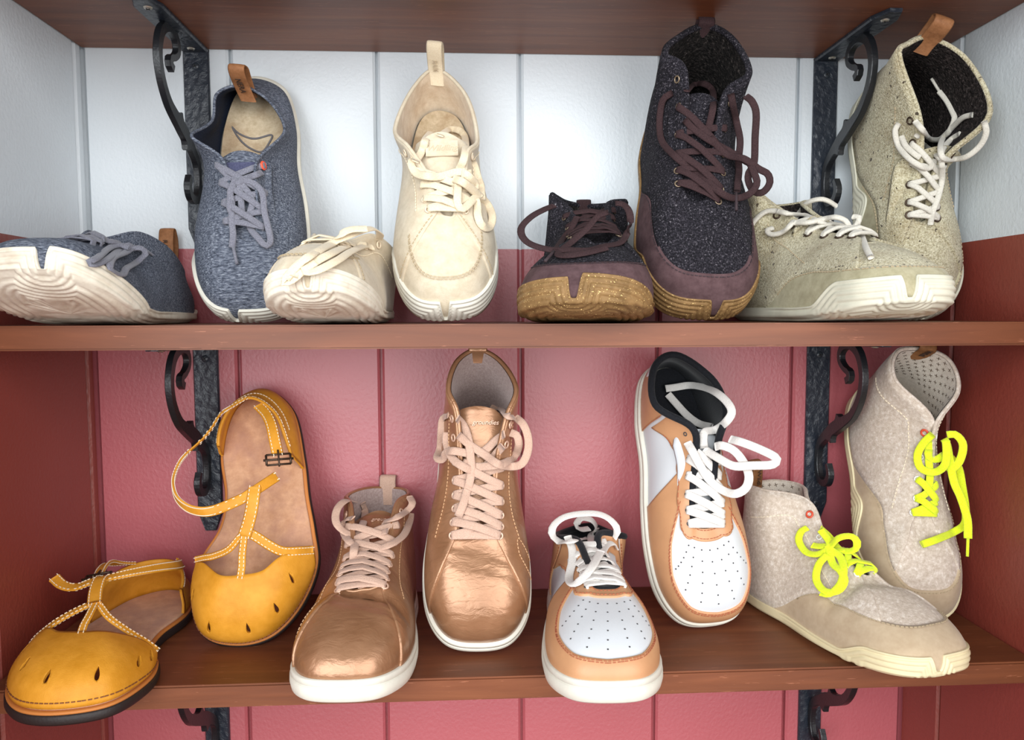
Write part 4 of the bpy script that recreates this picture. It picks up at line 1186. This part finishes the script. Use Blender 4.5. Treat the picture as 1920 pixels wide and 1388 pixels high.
if 1:
    m, L = pose_lean((-.1850, -.110, .2686), (-.1906, -.006, .4855)); blue('knit_sneaker', 'blue-grey knit sneaker standing on its toe against the white wall', m, L, False, None, False)
    blue('knit_sneaker', 'blue-grey knit sneaker lying at the far left with its pale sole tipped up', pose_flat((-.276, -.247, ZM_T + .0005), -1.5), .2425, True, spring(.030), True)
    m, L = pose_lean((-.0204, -.13, .2690), (-.0284, -.006, .461)); cream('canvas_sneaker', 'cream canvas sneaker standing on its toe with a loop tab at the heel', m, L, False, None, False)
    cream('canvas_sneaker', 'cream canvas sneaker lying flat with its ridged toe towards the viewer', pose_flat((-.1060, -.239, ZM_T + .0005), 3), .230, True, spring(.018), True)
    m, L = pose_lean((.1838, -.13, .2690), (.1938, -.006, .4519)); dark('tweed_boot', 'charcoal tweed boot standing on its toe with long plum laces', m, L, False, None, False)
    dark('tweed_boot', 'charcoal tweed boot lying flat, gum sole facing the viewer', pose_flat((.0805, -.230, ZM_T + .0005), 7.6), .2225, True, spring(.010), True)
    m, L = pose_lean((.390, -.08, .2686), (.396, -.006, .4799)); tweed('tweed_boot', 'tall oatmeal tweed boot standing on its toe beside the right wall', m, L, False, None, False)
    tweed('tweed_boot', 'oatmeal tweed boot lying flat in front of its upright mate', pose_flat((.315, -.236, ZM_T + .0005), -12), .225, True, spring(.010), True)
    m, L = pose_lean((.0012, -.1440, .0040), (.0052, -.006, .1745)); gold('high_top_sneaker', 'rose gold high-top standing on its toe, collar up to the shelf above', m, L, False, None, False)
    gold('high_top_sneaker', 'rose gold high-top lying flat beside the upright mustard sandal', pose_flat((-.0905, -.227, .0005), 2.0), .2225, True, spring(.004), True)
    m, L = pose_lean((.2036, -.1030, .0045), (.1850, -.006, .2185), .12); whitetan('low_top_sneaker', 'white and tan sneaker standing on its toe, black lining showing', m, L, False, None, False)
    whitetan('low_top_sneaker', 'white and tan sneaker lying flat, toe over the shelf edge', pose_flat((.0925, -.241, .0005), 3.0), .243, True, spring(.005), True)
    m, L = pose_lean((.388, -.105, .0005), (.392, -.006, .1925)); neon('wool_boot', 'beige wool boot with neon laces standing on its toe in the right corner', m, L, False, None, False)
    neon('wool_boot', 'beige wool boot with a neon bow lying flat, toe to the right', pose_flat((.348, -.226, .0005), -19), .2235, True, spring(.008), True)

    F = (0, -.15, 1)
    BASE = [('vamp_strap', [(-40, 66, 19), (-31, 66, 27), (-20, 66, 35), (-6, 69, 45), (3, 77, 51), (8, 82, 54)], (-.2, -.3, 1), .0060),
            ('vamp_strap', [(7, 83, 54), (17, 78, 51), (27, 72, 47), (37, 68, 41), (49, 70, 31), (57, 73, 19)], (.25, -.3, 1), .0080),
            ('centre_strap', [(6, 47, 43.5), (7, 55, 46.5), (7, 64, 49.5), (8, 80, 54)], (0, -.35, 1), .0062)]
    m, L = pose_lean((-.1949, -.114, .0005), (-.1929, -.006, .1974))
    s = sandal('leather_sandal', 'mustard leather sandal standing on its toe with its strap looped open', m, False, BASE + [
        ('t_bar', [(8, 78, 54), (11, 88, 57), (13, 98, 60), (14, 108, 62.5), (14, 117, 62)], (0, -.3, 1), .0105),
        ('ankle_strap', [(-8, 203, 46), (-19, 194, 48), (-27, 186, 50), (-32, 172, 52), (-39, 160, 53), (-47, 150, 55), (-53, 139, 56), (-55, 124, 57), (-50, 110, 58), (-40, 101, 59), (-28, 97, 60), (-17, 98, 60), (-5, 103, 60), (7, 109, 60), (20, 116, 61), (31, 126, 62)], [(-.5, .6, .4), (-.7, .5, .4), (-.8, .3, .4), (-.8, .4, .3), (-.7, .5, .3), (-.7, .5, .3), (-.9, .3, .3), (-1, 0, .3), (-.8, -.5, .4), (-.5, -.6, .6), (-.2, -.6, .8), (0, -.4, 1), (0, -.3, 1), (0, -.2, 1), (0, -.2, 1), (0, -.2, 1)], .0088),
        ('buckle_strap', [(4, 196, 47), (13, 186, 50), (19, 175, 53), (24, 160, 55), (28, 147, 55)], (.35, 0, 1), .0098)])
    buckle(s, (29, 143, 55), frame((.35, 0, 1), (-.2, 1, 0)))
    s = sandal('leather_sandal', 'mustard leather sandal lying flat at the far left, strap through the buckle', pose_flat((-.275, -.236, .0005), -5.0), True, BASE + [
        ('t_bar', [(8, 78, 54), (11, 88, 58), (13, 98, 62), (14, 108, 64), (14, 117, 62)], (0, -.3, 1), .0105),
        ('ankle_strap', [(-22, 192, 48), (-28, 180, 50), (-29, 160, 55), (-22, 140, 60), (-8, 122, 63), (7, 112, 63), (20, 106, 62), (32, 106, 58), (44, 112, 58), (54, 120, 62)], [(-.9, 0, .4), (-.9, 0, .4), (-.8, -.2, .5), (-.5, -.4, .7), (-.2, -.4, .9), (0, -.3, 1), (.1, -.3, 1), (.2, -.4, 1), (.1, -.4, 1), (.1, -.5, .9)], .0090),
        ('buckle_strap', [(18, 190, 49), (25, 176, 54), (27, 160, 60), (25, 142, 62), (22, 124, 61)], (.35, -.2, 1), .0098)])
    buckle(s, (21, 119, 61), frame((.2, -.3, 1), (-.1, 1, 0)))
